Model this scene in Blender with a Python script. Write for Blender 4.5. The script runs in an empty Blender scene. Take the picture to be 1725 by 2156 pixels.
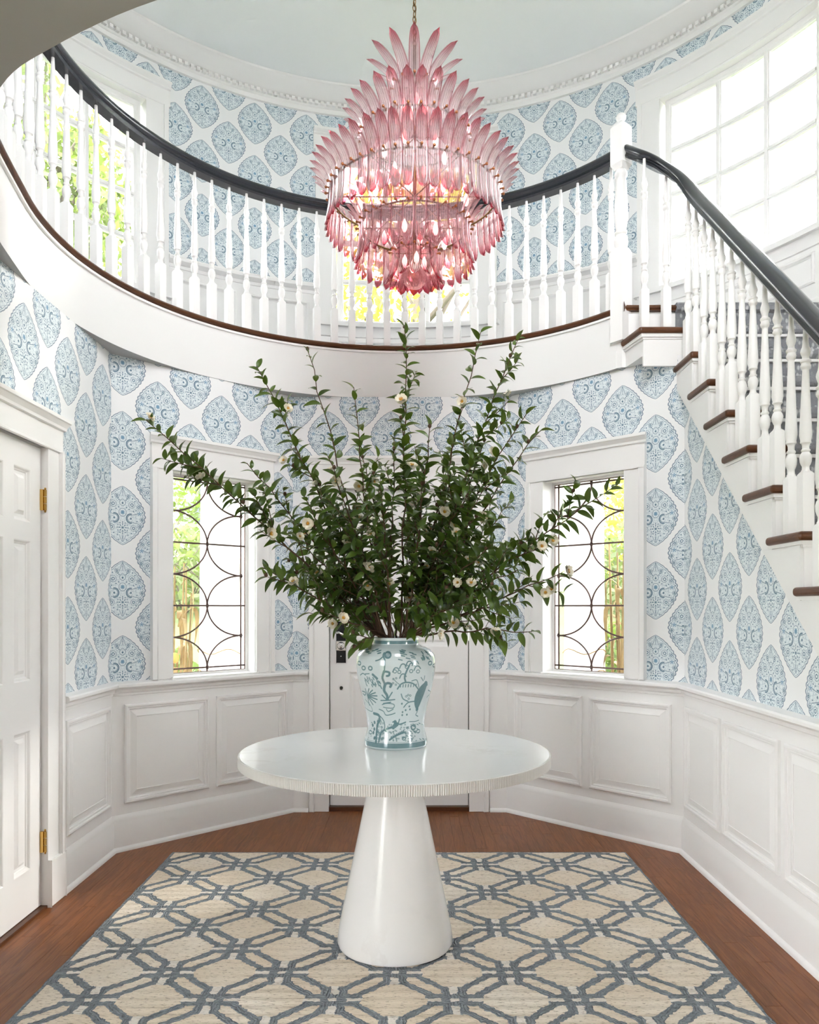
import bpy, math, random
import numpy as np
from mathutils import Vector, Matrix
PI = math.pi
rnd = random.Random(7)
scene = bpy.context.scene
COL = scene.collection

# ------------------------------------------------------------------ camera, world, light
CAM_H = 1.324
cam_data = bpy.data.cameras.new('camera')
cam = bpy.data.objects.new('camera', cam_data); COL.objects.link(cam)
cam.location = (0, 0, CAM_H); cam.rotation_euler = (PI/2, 0, 0)
cam_data.sensor_width = 36; cam_data.sensor_fit = 'AUTO'
cam_data.lens = 36*1620/2156
cam_data.shift_x = -0.00255; cam_data.shift_y = 0.0937
cam_data.clip_start = 0.02; cam_data.clip_end = 200
scene.camera = cam

world = bpy.data.worlds.new('overcast_sky'); scene.world = world; world.use_nodes = True
bg = world.node_tree.nodes['Background']
bg.inputs[0].default_value = (0.985, 0.99, 1.0, 1); bg.inputs[1].default_value = 1.6

sun_data = bpy.data.lights.new('sun', 'SUN'); sun_data.energy = 0.25; sun_data.angle = math.radians(4)
sun_data.color = (1.0, 0.95, 0.88)
sun = bpy.data.objects.new('sun', sun_data); COL.objects.link(sun)
sun.rotation_euler = Vector((-.80, -.43, -.41)).to_track_quat('-Z', 'Y').to_euler()

scene.view_settings.view_transform = 'Standard'; scene.view_settings.look = 'None'
scene.view_settings.exposure = 3.25; scene.view_settings.gamma = 1
scene.view_settings.use_curve_mapping = False
scene.cycles.transparent_max_bounces = 40
scene.cycles.max_bounces = 9; scene.cycles.diffuse_bounces = 5; scene.cycles.glossy_bounces = 3
scene.cycles.use_adaptive_sampling = True; scene.cycles.adaptive_threshold = 0.08; scene.cycles.adaptive_min_samples = 16
scene.cycles.sample_clamp_indirect = 6

# ------------------------------------------------------------------ node helpers
class Ex:
    """socket wrapper so shader maths can be written as expressions"""
    def __init__(s, nt, sock): s.nt, s.k = nt, sock
    def _m(s, op, *a):
        n = s.nt.nodes.new('ShaderNodeMath'); n.operation = op
        for i, v in enumerate((s,)+a):
            if isinstance(v, Ex): s.nt.links.new(v.k, n.inputs[i])
            else: n.inputs[i].default_value = v
        return Ex(s.nt, n.outputs[0])
    def __add__(s, o): return s._m('ADD', o)
    __radd__ = __add__
    def __sub__(s, o): return s._m('SUBTRACT', o)
    def __rsub__(s, o): return (s*-1)+o
    def __mul__(s, o): return s._m('MULTIPLY', o)
    __rmul__ = __mul__
    def __truediv__(s, o): return s._m('DIVIDE', o)
    def abs(s): return s._m('ABSOLUTE')
    def min(s, o): return s._m('MINIMUM', o)
    def max(s, o): return s._m('MAXIMUM', o)
    def lt(s, o): return s._m('LESS_THAN', o)
    def gt(s, o): return s._m('GREATER_THAN', o)
    def near(s, v, w): return s._m('COMPARE', v, w)
    def wrap(s, hi, lo): return s._m('WRAP', hi, lo)
    def sin(s): return s._m('SINE')
    def cos(s): return s._m('COSINE')
    def pow(s, p): return s._m('POWER', p)
    def atan2(s, o): return s._m('ARCTAN2', o)
    def smooth(s, a, b):
        n = s.nt.nodes.new('ShaderNodeMapRange'); n.interpolation_type = 'SMOOTHSTEP'
        s.nt.links.new(s.k, n.inputs[0]); n.inputs[1].default_value = a; n.inputs[2].default_value = b
        return Ex(s.nt, n.outputs[0])

def new_mat(name):
    m = bpy.data.materials.new(name); m.use_nodes = True
    return m, m.node_tree, m.node_tree.nodes['Principled BSDF']
def plain(name, col, rough=0.5, metal=0.0, bump=0.0, bscale=60, var=0.0, spec=0.5, coat=0.0):
    m, nt, b = new_mat(name)
    b.inputs['Base Color'].default_value = (*col, 1); b.inputs['Roughness'].default_value = rough
    b.inputs['Metallic'].default_value = metal; b.inputs['Specular IOR Level'].default_value = spec
    b.inputs['Coat Weight'].default_value = coat
    if bump or var:
        tc = nt.nodes.new('ShaderNodeTexCoord'); nz = nt.nodes.new('ShaderNodeTexNoise')
        nz.inputs['Scale'].default_value = bscale; nz.inputs['Detail'].default_value = 3
        nt.links.new(tc.outputs['Object'], nz.inputs['Vector'])
        if bump:
            bp = nt.nodes.new('ShaderNodeBump'); bp.inputs['Strength'].default_value = bump
            bp.inputs['Distance'].default_value = 0.01
            nt.links.new(nz.outputs[0], bp.inputs['Height']); nt.links.new(bp.outputs[0], b.inputs['Normal'])
        if var:
            mx = mixcol(nt, nz.outputs[0], tuple(max(0, c*(1-var)) for c in col), tuple(min(1, c*(1+var)) for c in col))
            nt.links.new(mx, b.inputs['Base Color'])
    return m
def mixcol(nt, fac, a, b):
    n = nt.nodes.new('ShaderNodeMix'); n.data_type = 'RGBA'; n.clamp_factor = True
    fs, A, B, out = n.inputs[0], n.inputs[6], n.inputs[7], n.outputs[2]
    for s, v in ((fs, fac), (A, a), (B, b)):
        if isinstance(v, Ex): nt.links.new(v.k, s)
        elif isinstance(v, bpy.types.NodeSocket): nt.links.new(v, s)
        elif isinstance(v, tuple): s.default_value = (*v[:3], 1)
        else: s.default_value = v
    return out
def sepxyz(nt, vec):
    n = nt.nodes.new('ShaderNodeSeparateXYZ'); nt.links.new(vec, n.inputs[0])
    return [Ex(nt, n.outputs[i]) for i in range(3)]
def combine(nt, x, y, z=0.0):
    n = nt.nodes.new('ShaderNodeCombineXYZ')
    for i, v in enumerate((x, y, z)):
        if isinstance(v, Ex): nt.links.new(v.k, n.inputs[i])
        else: n.inputs[i].default_value = v
    return n.outputs[0]
def dist(nt, vec, pt):
    n = nt.nodes.new('ShaderNodeVectorMath'); n.operation = 'DISTANCE'
    nt.links.new(vec, n.inputs[0]); n.inputs[1].default_value = (pt[0], pt[1], 0)
    return Ex(nt, n.outputs['Value'])
def noise(nt, vec, scale, detail=3, rough=0.55, dim='3D'):
    n = nt.nodes.new('ShaderNodeTexNoise'); n.inputs['Scale'].default_value = scale
    n.inputs['Detail'].default_value = detail; n.inputs['Roughness'].default_value = rough
    nt.links.new(vec, n.inputs['Vector']); return Ex(nt, n.outputs[0])
def bump_to(nt, b, h, strength, distance):
    bp = nt.nodes.new('ShaderNodeBump'); bp.inputs['Strength'].default_value = strength
    bp.inputs['Distance'].default_value = distance
    nt.links.new(h.k, bp.inputs['Height']); nt.links.new(bp.outputs[0], b.inputs['Normal'])

# ------------------------------------------------------------------ materials
M = {}
M['white'] = plain('white_trim_paint', (0.875, 0.862, 0.855), 0.42)
M['wall_white'] = plain('white_wall_paint', (0.83, 0.825, 0.82), 0.6, bump=0.03, bscale=300)
M['ceiling'] = plain('ceiling_paint', (0.92, 0.94, 0.95), 0.8)
M['hall_ceiling'] = plain('hall_ceiling_shade', (0.40, 0.395, 0.39), 0.85)  # white ceiling in shade; the shade is put into this grey
M['door'] = plain('door_paint', (0.86, 0.845, 0.84), 0.38)
M['rail'] = plain('navy_black_lacquer', (0.012, 0.014, 0.022), 0.22, coat=0.5)
M['brass'] = plain('brass', (0.72, 0.46, 0.14), 0.25, 1.0)
M['bronze'] = plain('antique_bronze', (0.20, 0.12, 0.05), 0.35, 1.0)
M['copper'] = plain('copper_screw', (0.42, 0.17, 0.08), 0.3, 1.0)
M['chrome'] = plain('polished_nickel', (0.75, 0.74, 0.72), 0.12, 1.0)
M['iron'] = plain('black_lock_plate', (0.012, 0.012, 0.014), 0.25, 0.6)
M['black'] = plain('dark_gap', (0.01, 0.009, 0.008), 0.9)
M['lead'] = plain('lead_came', (0.14, 0.085, 0.075), 0.45, 0.5)
M['bark'] = plain('twig_bark', (0.085, 0.045, 0.025), 0.8, var=0.35, bscale=40)
M['ground'] = plain('lawn_green', (0.085, 0.115, 0.035), 0.95, var=0.5, bscale=3)
M['porch'] = plain('porch_stone', (0.62, 0.60, 0.58), 0.8, var=0.1, bscale=4)
M['column'] = plain('column_paint', (0.85, 0.84, 0.86), 0.5)
M['stalk'] = plain('dry_corn_husk', (0.27, 0.18, 0.075), 0.8, var=0.5, bscale=14)
M['pumpkin'] = plain('pumpkin_skin', (0.75, 0.25, 0.05), 0.5, var=0.15)
M['trunk'] = plain('grey_bark', (0.16, 0.13, 0.11), 0.9, var=0.4, bscale=8)
M['house'] = plain('pale_siding', (0.75, 0.75, 0.76), 0.7)
M['roof'] = plain('slate_roof', (0.14, 0.14, 0.17), 0.8)
M['glasspane_dark'] = plain('dark_window', (0.04, 0.05, 0.06), 0.1)

def leafmat(name, dark, light, rough=0.32, trans=0.25, scale=1.0):
    m, nt, b = new_mat(name)
    oi = nt.nodes.new('ShaderNodeObjectInfo'); geo = nt.nodes.new('ShaderNodeNewGeometry')
    r = Ex(nt, oi.outputs['Random'])
    nz = noise(nt, geo.outputs['Position'], 9*scale, 2)
    f = (r*0.75 + nz*0.5 - 0.12)
    c = mixcol(nt, f, dark, light)
    nt.links.new(c, b.inputs['Base Color']); b.inputs['Roughness'].default_value = rough
    t = nt.nodes.new('ShaderNodeBsdfTranslucent'); nt.links.new(mixcol(nt, 0.5, c, (0.35, 0.5, 0.04)), t.inputs[0])
    mx = nt.nodes.new('ShaderNodeMixShader'); mx.inputs[0].default_value = trans
    nt.links.new(b.outputs[0], mx.inputs[1]); nt.links.new(t.outputs[0], mx.inputs[2])
    nt.links.new(mx.outputs[0], nt.nodes['Material Output'].inputs[0])
    return m
M['leaf'] = leafmat('camellia_leaf', (0.010, 0.028, 0.006), (0.075, 0.135, 0.020), 0.3, 0.22)
M['fol_yellow'] = leafmat('yellow_foliage', (0.22, 0.19, 0.02), (0.42, 0.38, 0.08), 0.7, 0.4, 0.4)
M['fol_green'] = leafmat('green_foliage', (0.05, 0.085, 0.025), (0.19, 0.23, 0.09), 0.7, 0.35, 0.4)
M['fol_pale'] = leafmat('pale_shrub', (0.07, 0.09, 0.04), (0.24, 0.26, 0.15), 0.7, 0.35, 0.4)
M['petal'] = plain('ivory_petal', (0.86, 0.82, 0.70), 0.5)
M['stamen'] = plain('yellow_stamen', (0.62, 0.34, 0.05), 0.7)

def wood(name, c1, c2, c3, rough, axis='y'):
    m, nt, b = new_mat(name)
    geo = nt.nodes.new('ShaderNodeNewGeometry'); oi = nt.nodes.new('ShaderNodeObjectInfo')
    x, y, z = sepxyz(nt, geo.outputs['Position']); r = Ex(nt, oi.outputs['Random'])
    if axis == 'y': v = combine(nt, x*14 + r*37, y*1.1 + r*11, z*14)
    else: v = combine(nt, x*3 + r*37, y*3 + r*11, z*18)
    n1 = noise(nt, v, 1.6, 5, 0.6)
    n2 = noise(nt, v, 9.0, 3, 0.7)
    ring = (n1*34).sin()*0.5 + 0.5
    f = (n1*0.45 + ring*0.28 + n2*0.32 - 0.1)
    c = mixcol(nt, f, c1, c2)
    c = mixcol(nt, r*0.45, c, c3)
    nt.links.new(c, b.inputs['Base Color'])
    b.inputs['Roughness'].default_value = rough; b.inputs['Specular IOR Level'].default_value = 0.28
    bump_to(nt, b, n2*0.5 + ring*0.5, 0.08, 0.004)
    return m
M['floor'] = wood('oak_floor', (0.10, 0.029, 0.009), (0.42, 0.150, 0.045), (0.23, 0.078, 0.024), 0.38)
M['nosing'] = wood('oak_nosing', (0.050, 0.018, 0.008), (0.17, 0.066, 0.028), (0.10, 0.036, 0.016), 0.3, 'z')

def marble():
    m, nt, b = new_mat('white_marble')
    tc = nt.nodes.new('ShaderNodeTexCoord')
    n1 = noise(nt, tc.outputs['Object'], 2.6, 6, 0.65)
    v = (n1 - 0.5).abs()
    vein = 1 - v.smooth(0.0, 0.035)
    n2 = noise(nt, tc.outputs['Object'], 1.7, 2)
    c = mixcol(nt, vein*n2.smooth(0.5, 0.75)*0.55, (0.84, 0.835, 0.83), (0.60, 0.57, 0.54))
    nt.links.new(c, b.inputs['Base Color']); b.inputs['Roughness'].default_value = 0.18
    return m
M['marble'] = marble()
M['marble_edge'] = plain('fluted_marble', (0.66, 0.645, 0.62), 0.5)

def wallpaper():
    m, nt, b = new_mat('medallion_wallpaper')
    uvn = nt.nodes.new('ShaderNodeUVMap'); uvn.uv_map = 'UVMap'
    u, v, _ = sepxyz(nt, uvn.outputs[0])
    P, Q = 0.41, 0.409
    a = u*(2/P); c = v*(2/Q)
    s = (a + c).wrap(1.0, -1.0); t = (a - c).wrap(1.0, -1.0)
    x = (s + t)*(P/4*100); y = (s - t)*(Q/4*100)          # centimetres from the medallion centre
    X = x.abs()
    vec = combine(nt, X, y)
    th = X.atan2(y)
    scal = (th*15.0).sin().abs()
    yy = (y.abs()/16.2).min(1.0)
    half = ((1 - yy.pow(1.8)).max(0.0)).pow(0.80)*12.7
    keep = (1 - yy.pow(3.0))
    edge = half + scal*0.75*keep
    d = (X - edge)                                         # < 0 inside
    inside = d.lt(0.0)
    slope = 0.75
    outline = inside*d.gt(-0.72)
    inner = inside*d.near(-1.75 , 0.13)
    ln = [inner]
    tint = []
    def ring(px, py, r, w): ln.append(dist(nt, vec, (px, py)).near(r, w))
    def dot(px, py, r, dark=True): (ln if dark else tint).append(dist(nt, vec, (px, py)).lt(r))
    # sun flower in the middle, drop above, flower below
    dc = dist(nt, vec, (0, 1.8)); ln.append(dc.near(2.15, .11))
    ang = X.atan2(y - 1.8); tint.append(dc.lt((ang*10).cos()*0.28 + 1.05))
    ring(0, 7.2, 1.75, .11); dot(0, 6.9, .55)
    db = dist(nt, vec, (0, -6.6)); an2 = X.atan2(y + 6.6)
    ln.append(db.lt((an2*8).cos()*0.2 + .62)); ln.append(db.near(1.75, .55)*((an2*8).cos().gt(0.55)))
    ln.append(db.near(3.0, .3)*((an2*12).cos().gt(0.5)))
    # paired eyes with curls
    de = dist(nt, vec, (4.7, -1.4)); left = X.lt(5.2)
    ln.append(de.near(2.55, .30)*left); ln.append(de.near(1.95, .16)*left); ln.append(de.lt(.55))
    ln.append((y + 1.4 - (X - 5.2)*0.28).near(1.95, .14)*X.near(7.0, 1.8))
    ln.append((y + 1.4 + (X - 5.2)*0.18).near(-1.95, .14)*X.near(7.0, 1.8))
    # rosettes
    for px, py, r in ((5.3, 6.2, 1.75), (9.2, 5.2, 1.3), (6.2, -6.6, 1.6), (9.8, -5.4, 1.35), (11.0, -1.6, 1.1), (3.2, 10.6, 1.2)):
        ring(px, py, r, .10); ring(px, py, r*.42, .20)
    ds = dist(nt, vec, (9.6, 1.6)); a5 = (X - 9.6).atan2(y - 1.6)
    tint.append(ds.lt((a5*5).cos()*0.55 + 0.8))
    # midrib leaves and seeds
    ln.append(X.lt(.13)*y.near(13.2, 2.6)); ln.append((X - (15.6 - y)*0.35).near(0.0, .12)*y.near(12.8, 2.2))
    ln.append(X.lt(.12)*y.near(-11.8, 2.0)); ln.append((X - (y + 14.6)*0.5).near(0.0, .12)*y.near(-12.4, 2.0))
    for px, py in ((2.0, 8.6), (2.6, 9.3), (5.6, 9.6), (7.0, 8.2), (2.2, 4.6), (3.6, 3.6), (6.2, 2.6), (7.6, 3.2), (3.0, -10.6), (5.0, -9.6), (7.6, -8.4), (2.2, -13.2), (11.6, 2.4), (8.2, -2.8), (11.8, -3.4)):
        dot(px, py, .34)
    vo = nt.nodes.new('ShaderNodeTexVoronoi'); vo.feature = 'DISTANCE_TO_EDGE'; vo.inputs['Scale'].default_value = 0.62
    nt.links.new(combine(nt, X*1.0, y), vo.inputs['Vector'])
    fil = Ex(nt, vo.outputs[0]).lt(.045)
    vo2 = nt.nodes.new('ShaderNodeTexVoronoi'); vo2.feature = 'F1'; vo2.inputs['Scale'].default_value = 1.15
    nt.links.new(combine(nt, X, y), vo2.inputs['Vector'])
    seeds = Ex(nt, vo2.outputs['Distance']).lt(.19)
    L = ln[0]
    for e in ln[1:]: L = L.max(e)
    T = tint[0]
    for e in tint[1:]: T = T.max(e)
    base = (0.87, 0.87, 0.88)
    col = mixcol(nt, inside, base, (0.755, 0.815, 0.845))
    col = mixcol(nt, inside*fil*0.62, col, (0.38, 0.47, 0.55))
    col = mixcol(nt, inside*seeds*0.6, col, (0.22, 0.33, 0.44))
    col = mixcol(nt, inside*L, col, (0.12, 0.21, 0.30))
    col = mixcol(nt, inside*T, col, (0.17, 0.32, 0.48))
    col = mixcol(nt, outline, col, (0.24, 0.30, 0.38))
    nt.links.new(col, b.inputs['Base Color']); b.inputs['Roughness'].default_value = 0.5
    return m
M['wallpaper'] = wallpaper()

def rugmat():
    m, nt, b = new_mat('braided_jute_trellis')
    tc = nt.nodes.new('ShaderNodeNewGeometry')
    px, py, _ = sepxyz(nt, tc.outputs['Position'])
    vec = tc.outputs['Position']
    wob = noise(nt, vec, 42, 2) - 0.5
    wob2 = noise(nt, vec, 57, 2) - 0.5
    a = (px + 0.675 + wob*0.026)*(1/0.2045); c = (py - 3.548 + wob2*0.022)*(1/0.1945)
    s = (a + c).wrap(1.0, -1.0); t = (a - c).wrap(1.0, -1.0)
    U = ((s + t)*0.5).abs(); V = ((s - t)*0.5).abs()
    octo = ((U - 0.53).max(V - 0.53)).max((U + V - 0.665)*0.72)
    vs = U - 0.068; hs = V - 0.052
    sd = octo.min(vs).min(hs)
    BWD = 0.145
    blue = sd.gt(0.0)*sd.lt(BWD)
    cross = ((1 - V) - 0.052 - BWD/2).near(0.0, BWD/2)*U.lt(0.30)
    cross2 = ((1 - U) - 0.068 - BWD/2).near(0.0, BWD/2)*V.lt(0.06)
    blue = blue.max(cross).max(cross2)
    strap = (vs.min(hs)).lt(0.0)*octo.gt(0.0)
    # rug border
    bx = (px + 0.067).abs(); bord = bx.gt(1.205).max(py.gt(4.125))
    blue = blue.max(bord)
    vb = (py*118.0).sin(); vx = noise(nt, combine(nt, px*16, py*118), 1.0, 2)
    vf = noise(nt, combine(nt, px*42, py*150), 1.0, 2, 0.7)
    strand = (sd*6.2832/0.052).sin()*0.5 + 0.5
    jt = noise(nt, vec, 2.2, 2)
    cream = mixcol(nt, jt.smooth(0.4, 0.7), (0.84, 0.73, 0.59), (0.92, 0.84, 0.73))
    cream = mixcol(nt, strap, cream, (0.88, 0.83, 0.76))
    cream = mixcol(nt, vf.smooth(0.54, 0.70)*0.72, cream, (0.30, 0.22, 0.15))
    bl = mixcol(nt, noise(nt, vec, 60, 2), (0.10, 0.125, 0.145), (0.47, 0.51, 0.54))
    bl = mixcol(nt, strand*0.40, bl, (0.38, 0.42, 0.45))
    col = mixcol(nt, blue, cream, bl)
    nt.links.new(col, b.inputs['Base Color']); b.inputs['Roughness'].default_value = 0.95
    b.inputs['Specular IOR Level'].default_value = 0.1
    h = (vb*0.35 + vx*0.8)*(1 - blue) + (strand*0.8)*blue
    bump_to(nt, b, h, 0.9, 0.010)
    return m
M['rug'] = rugmat()

def carpet():
    m, nt, b = new_mat('grey_patterned_carpet')
    geo = nt.nodes.new('ShaderNodeNewGeometry')
    x, y, z = sepxyz(nt, geo.outputs['Position'])
    v = combine(nt, x*34, (y + z)*20, 0.0)
    vo = nt.nodes.new('ShaderNodeTexVoronoi'); vo.inputs['Scale'].default_value = 1.2; nt.links.new(v, vo.inputs['Vector'])
    d = Ex(nt, vo.outputs['Distance'])
    n = noise(nt, geo.outputs['Position'], 160, 2)
    c = mixcol(nt, d.smooth(0.2, 0.42), (0.66, 0.66, 0.67), (0.24, 0.245, 0.265))
    c = mixcol(nt, n*0.4, c, (0.40, 0.41, 0.43))
    nt.links.new(c, b.inputs['Base Color']); b.inputs['Roughness'].default_value = 1
    bump_to(nt, b, n, 0.6, 0.01)
    return m
M['carpet'] = carpet()

def glass_pane():
    m, nt, b = new_mat('clear_window_glass')
    nt.nodes.remove(b)
    tr = nt.nodes.new('ShaderNodeBsdfTransparent'); tr.inputs[0].default_value = (0.97, 0.985, 0.98, 1)
    gl = nt.nodes.new('ShaderNodeBsdfGlossy'); gl.inputs['Roughness'].default_value = 0.02
    fr = nt.nodes.new('ShaderNodeFresnel'); fr.inputs[0].default_value = 1.45
    mx = nt.nodes.new('ShaderNodeMixShader')
    k = Ex(nt, fr.outputs[0])*0.6
    nt.links.new(k.k, mx.inputs[0]); nt.links.new(tr.outputs[0], mx.inputs[1]); nt.links.new(gl.outputs[0], mx.inputs[2])
    nt.links.new(mx.outputs[0], nt.nodes['Material Output'].inputs[0])
    return m
M['pane'] = glass_pane()

def pink_glass():
    m, nt, b = new_mat('pink_ribbed_glass')
    nt.nodes.remove(b)
    at = nt.nodes.new('ShaderNodeAttribute'); at.attribute_name = 'tint'
    t = Ex(nt, at.outputs['Fac'])
    colr = mixcol(nt, t, (0.96, 0.84, 0.86), (0.66, 0.14, 0.21))
    colt = mixcol(nt, t, (0.965, 0.875, 0.89), (0.66, 0.18, 0.25))
    ag = nt.nodes.new('ShaderNodeAttribute'); ag.attribute_name = 'refraction_line'
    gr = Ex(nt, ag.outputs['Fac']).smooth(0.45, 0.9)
    colr = mixcol(nt, gr*0.7, colr, (0.30, 0.17, 0.19)); colt = mixcol(nt, gr*0.75, colt, (0.36, 0.24, 0.26))  # dark refraction lines between the ribs are put into the colour
    tr = nt.nodes.new('ShaderNodeBsdfTransparent'); nt.links.new(colt, tr.inputs[0])
    df = nt.nodes.new('ShaderNodeBsdfDiffuse'); nt.links.new(colr, df.inputs[0])
    tl = nt.nodes.new('ShaderNodeBsdfTranslucent'); nt.links.new(colr, tl.inputs[0])
    m1 = nt.nodes.new('ShaderNodeMixShader'); m1.inputs[0].default_value = 0.5
    nt.links.new(df.outputs[0], m1.inputs[1]); nt.links.new(tl.outputs[0], m1.inputs[2])
    m2 = nt.nodes.new('ShaderNodeMixShader'); m2.inputs[0].default_value = 0.17
    nt.links.new(tr.outputs[0], m2.inputs[1]); nt.links.new(m1.outputs[0], m2.inputs[2])
    gl = nt.nodes.new('ShaderNodeBsdfGlossy'); gl.inputs['Roughness'].default_value = 0.06
    gl.inputs[0].default_value = (1, 0.95, 0.95, 1)
    fr = nt.nodes.new('ShaderNodeFresnel'); fr.inputs[0].default_value = 1.5
    m3 = nt.nodes.new('ShaderNodeMixShader'); nt.links.new((Ex(nt, fr.outputs[0])*0.55).k, m3.inputs[0])
    nt.links.new(m2.outputs[0], m3.inputs[1]); nt.links.new(gl.outputs[0], m3.inputs[2])
    nt.links.new(m3.outputs[0], nt.nodes['Material Output'].inputs[0])
    return m
M['pink'] = pink_glass()

def emit(name, col, s):
    m, nt, b = new_mat(name)
    b.inputs['Base Color'].default_value = (*col, 1)
    b.inputs['Emission Color'].default_value = (*col, 1); b.inputs['Emission Strength'].default_value = s
    m.cycles.emission_sampling = 'NONE'
    return m
M['bulb'] = emit('lit_bulb', (1.0, 0.86, 0.72), 0.7)

def vasemat():
    m, nt, b = new_mat('celadon_vase_glaze')
    at = nt.nodes.new('ShaderNodeVertexColor'); at.layer_name = 'paint'
    t = Ex(nt, at.outputs['Color'])
    geo = nt.nodes.new('ShaderNodeNewGeometry'); n = noise(nt, geo.outputs['Position'], 60, 2)
    c = mixcol(nt, t, (0.60, 0.68, 0.70), (0.030, 0.14, 0.17))
    c = mixcol(nt, n*0.12, c, (0.70, 0.78, 0.78))
    nt.links.new(c, b.inputs['Base Color']); b.inputs['Roughness'].default_value = 0.12
    b.inputs['Coat Weight'].default_value = 0.6; b.inputs['Coat Roughness'].default_value = 0.05
    return m
M['vase'] = vasemat()

# ------------------------------------------------------------------ mesh helpers
class MB:
    def __init__(s): s.v = []; s.f = []
    def add(s, vs, fs):
        o = len(s.v); s.v += [tuple(p) for p in vs]; s.f += [tuple(i+o for i in f) for f in fs]; return s
    def box(s, x0, x1, y0, y1, z0, z1, nx=1):
        vs = []; fs = []
        for i in range(nx+1):
            x = x0 + (x1-x0)*i/nx
            vs += [(x, y0, z0), (x, y1, z0), (x, y1, z1), (x, y0, z1)]
        for i in range(nx):
            a = i*4; b = a+4
            for k in range(4):
                k2 = (k+1) % 4
                fs.append((a+k, b+k, b+k2, a+k2))
        fs.append((3, 2, 1, 0)) ; e = nx*4; fs.append((e, e+1, e+2, e+3))
        fs = [tuple(reversed(f)) for f in fs]
        return s.add(vs, fs)
    def rings(s, rings, closed=True, cap0=False, cap1=False):
        n = len(rings[0]); vs = [p for r in rings for p in r]; fs = []
        for i in range(len(rings)-1):
            for k in range(n if closed else n-1):
                k2 = (k+1) % n
                fs.append((i*n+k, i*n+k2, (i+1)*n+k2, (i+1)*n+k))
        if cap0: fs.append(tuple(reversed(range(n))))
        if cap1: fs.append(tuple(range((len(rings)-1)*n, len(rings)*n)))
        return s.add(vs, fs)
    def panel(s, x0, x1, z0, z1, prof, fill=True, nx=1):
        """nested rectangles: prof = [(inset, y)]; nx subdivides along x for curved walls"""
        rs = []
        for a, y in prof:
            xs = [x0+a + (x1-x0-2*a)*i/nx for i in range(nx+1)]
            r = [(x, y, z0+a) for x in xs] + [(x, y, z1-a) for x in reversed(xs)]
            rs.append(r)
        s.rings(rs)
        if fill:
            a, y = prof[-1]
            for i in range(nx):
                xa = x0+a + (x1-x0-2*a)*i/nx; xb = x0+a + (x1-x0-2*a)*(i+1)/nx
                s.add([(xa, y, z0+a), (xb, y, z0+a), (xb, y, z1-a), (xa, y, z1-a)], [(0, 1, 2, 3)])
        return s
    def lathe(s, prof, n=16, c=(0, 0)):
        rs = [[(c[0]+r*math.cos(2*PI*k/n), c[1]+r*math.sin(2*PI*k/n), z) for k in range(n)] for r, z in prof]
        return s.rings(rs, True, True, True)
    def tube(s, pts, rad, n=6, cap=True):
        pts = [Vector(p) for p in pts]; rs = []
        up = Vector((0.123, 0.37, 0.92))
        for i, p in enumerate(pts):
            t = (pts[min(i+1, len(pts)-1)] - pts[max(i-1, 0)]).normalized()
            a = t.cross(up)
            if a.length < 1e-3: a = t.cross(Vector((1, 0, 0)))
            a.normalize(); b = t.cross(a)
            r = rad[i] if isinstance(rad, (list, tuple)) else rad
            rs.append([p + a*(r*math.cos(2*PI*k/n)) + b*(r*math.sin(2*PI*k/n)) for k in range(n)])
        return s.rings(rs, True, cap, cap)
    def sweep(s, prof, pts, closed=True, side=None):
        """prof [(out, up)] swept along pts; out = horizontal right-hand side of travel"""
        pts = [Vector(p) for p in pts]; rs = []
        for i, p in enumerate(pts):
            d0 = (p - pts[i-1]) if i else None; d1 = (pts[i+1]-p) if i < len(pts)-1 else None
            def hn(d):
                d = Vector((d.x, d.y, 0)).normalized(); return Vector((d.y, -d.x, 0))
            n0 = hn(d0) if d0 is not None else hn(d1); n1 = hn(d1) if d1 is not None else hn(d0)
            n = (n0+n1); n = n/ max(0.2, n.dot(n0))
            rs.append([p + n*o + Vector((0, 0, u)) for o, u in prof])
        return s.rings(rs, closed, closed, closed)
    def prism(s, poly, z0, z1):
        n = len(poly); vs = [(x, y, z0) for x, y in poly] + [(x, y, z1) for x, y in poly]
        fs = [tuple(reversed(range(n))), tuple(range(n, 2*n))] + [(k, (k+1) % n, n+(k+1) % n, n+k) for k in range(n)]
        return s.add(vs, fs)
    def sphere(s, c, r, n=10, m=6, sz=1.0):
        return s.rings([[(c[0]+r*math.sin(PI*j/m)*math.cos(2*PI*k/n), c[1]+r*math.sin(PI*j/m)*math.sin(2*PI*k/n), c[2]-r*sz*math.cos(PI*j/m)) for k in range(n)] for j in range(1, m)], True, True, True)
    def warp(s, fn): s.v = [fn(*p) for p in s.v]; return s
    def mesh(s, name, mat, smooth=False, uv=None, angle=None):
        me = bpy.data.meshes.new(name); me.from_pydata(s.v, [], s.f)
        if uv:
            l = me.uv_layers.new(name='UVMap')
            vi = np.empty(len(me.loops), 'i'); me.loops.foreach_get('vertex_index', vi)
            uvs = np.array([uv(*p) for p in s.v], 'f')
            l.data.foreach_set('uv', uvs[vi].ravel())
        me.materials.append(mat)
        if smooth or angle:
            me.polygons.foreach_set('use_smooth', [True]*len(me.polygons))
            if angle: me.set_sharp_from_angle(angle=math.radians(angle))
        me.update(); return me
    def build(s, name, mat, parent=None, smooth=False, uv=None, mw=None, angle=None):
        return obj(name, s.mesh(name, mat, smooth, uv, angle), parent, mw)
def obj(name, me, parent=None, mw=None):
    o = bpy.data.objects.new(name, me); COL.objects.link(o)
    if parent is not None: o.parent = parent
    if mw is not None: o.matrix_local = mw
    return o
def thing(name, label, cat, loc=(0, 0, 0), group=None, rz=0):
    o = bpy.data.objects.new(name, None); COL.objects.link(o); o.empty_display_size = 0.05
    o.location = loc; o.rotation_euler = (0, 0, rz)
    return tag(o, label, cat, group)
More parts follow.
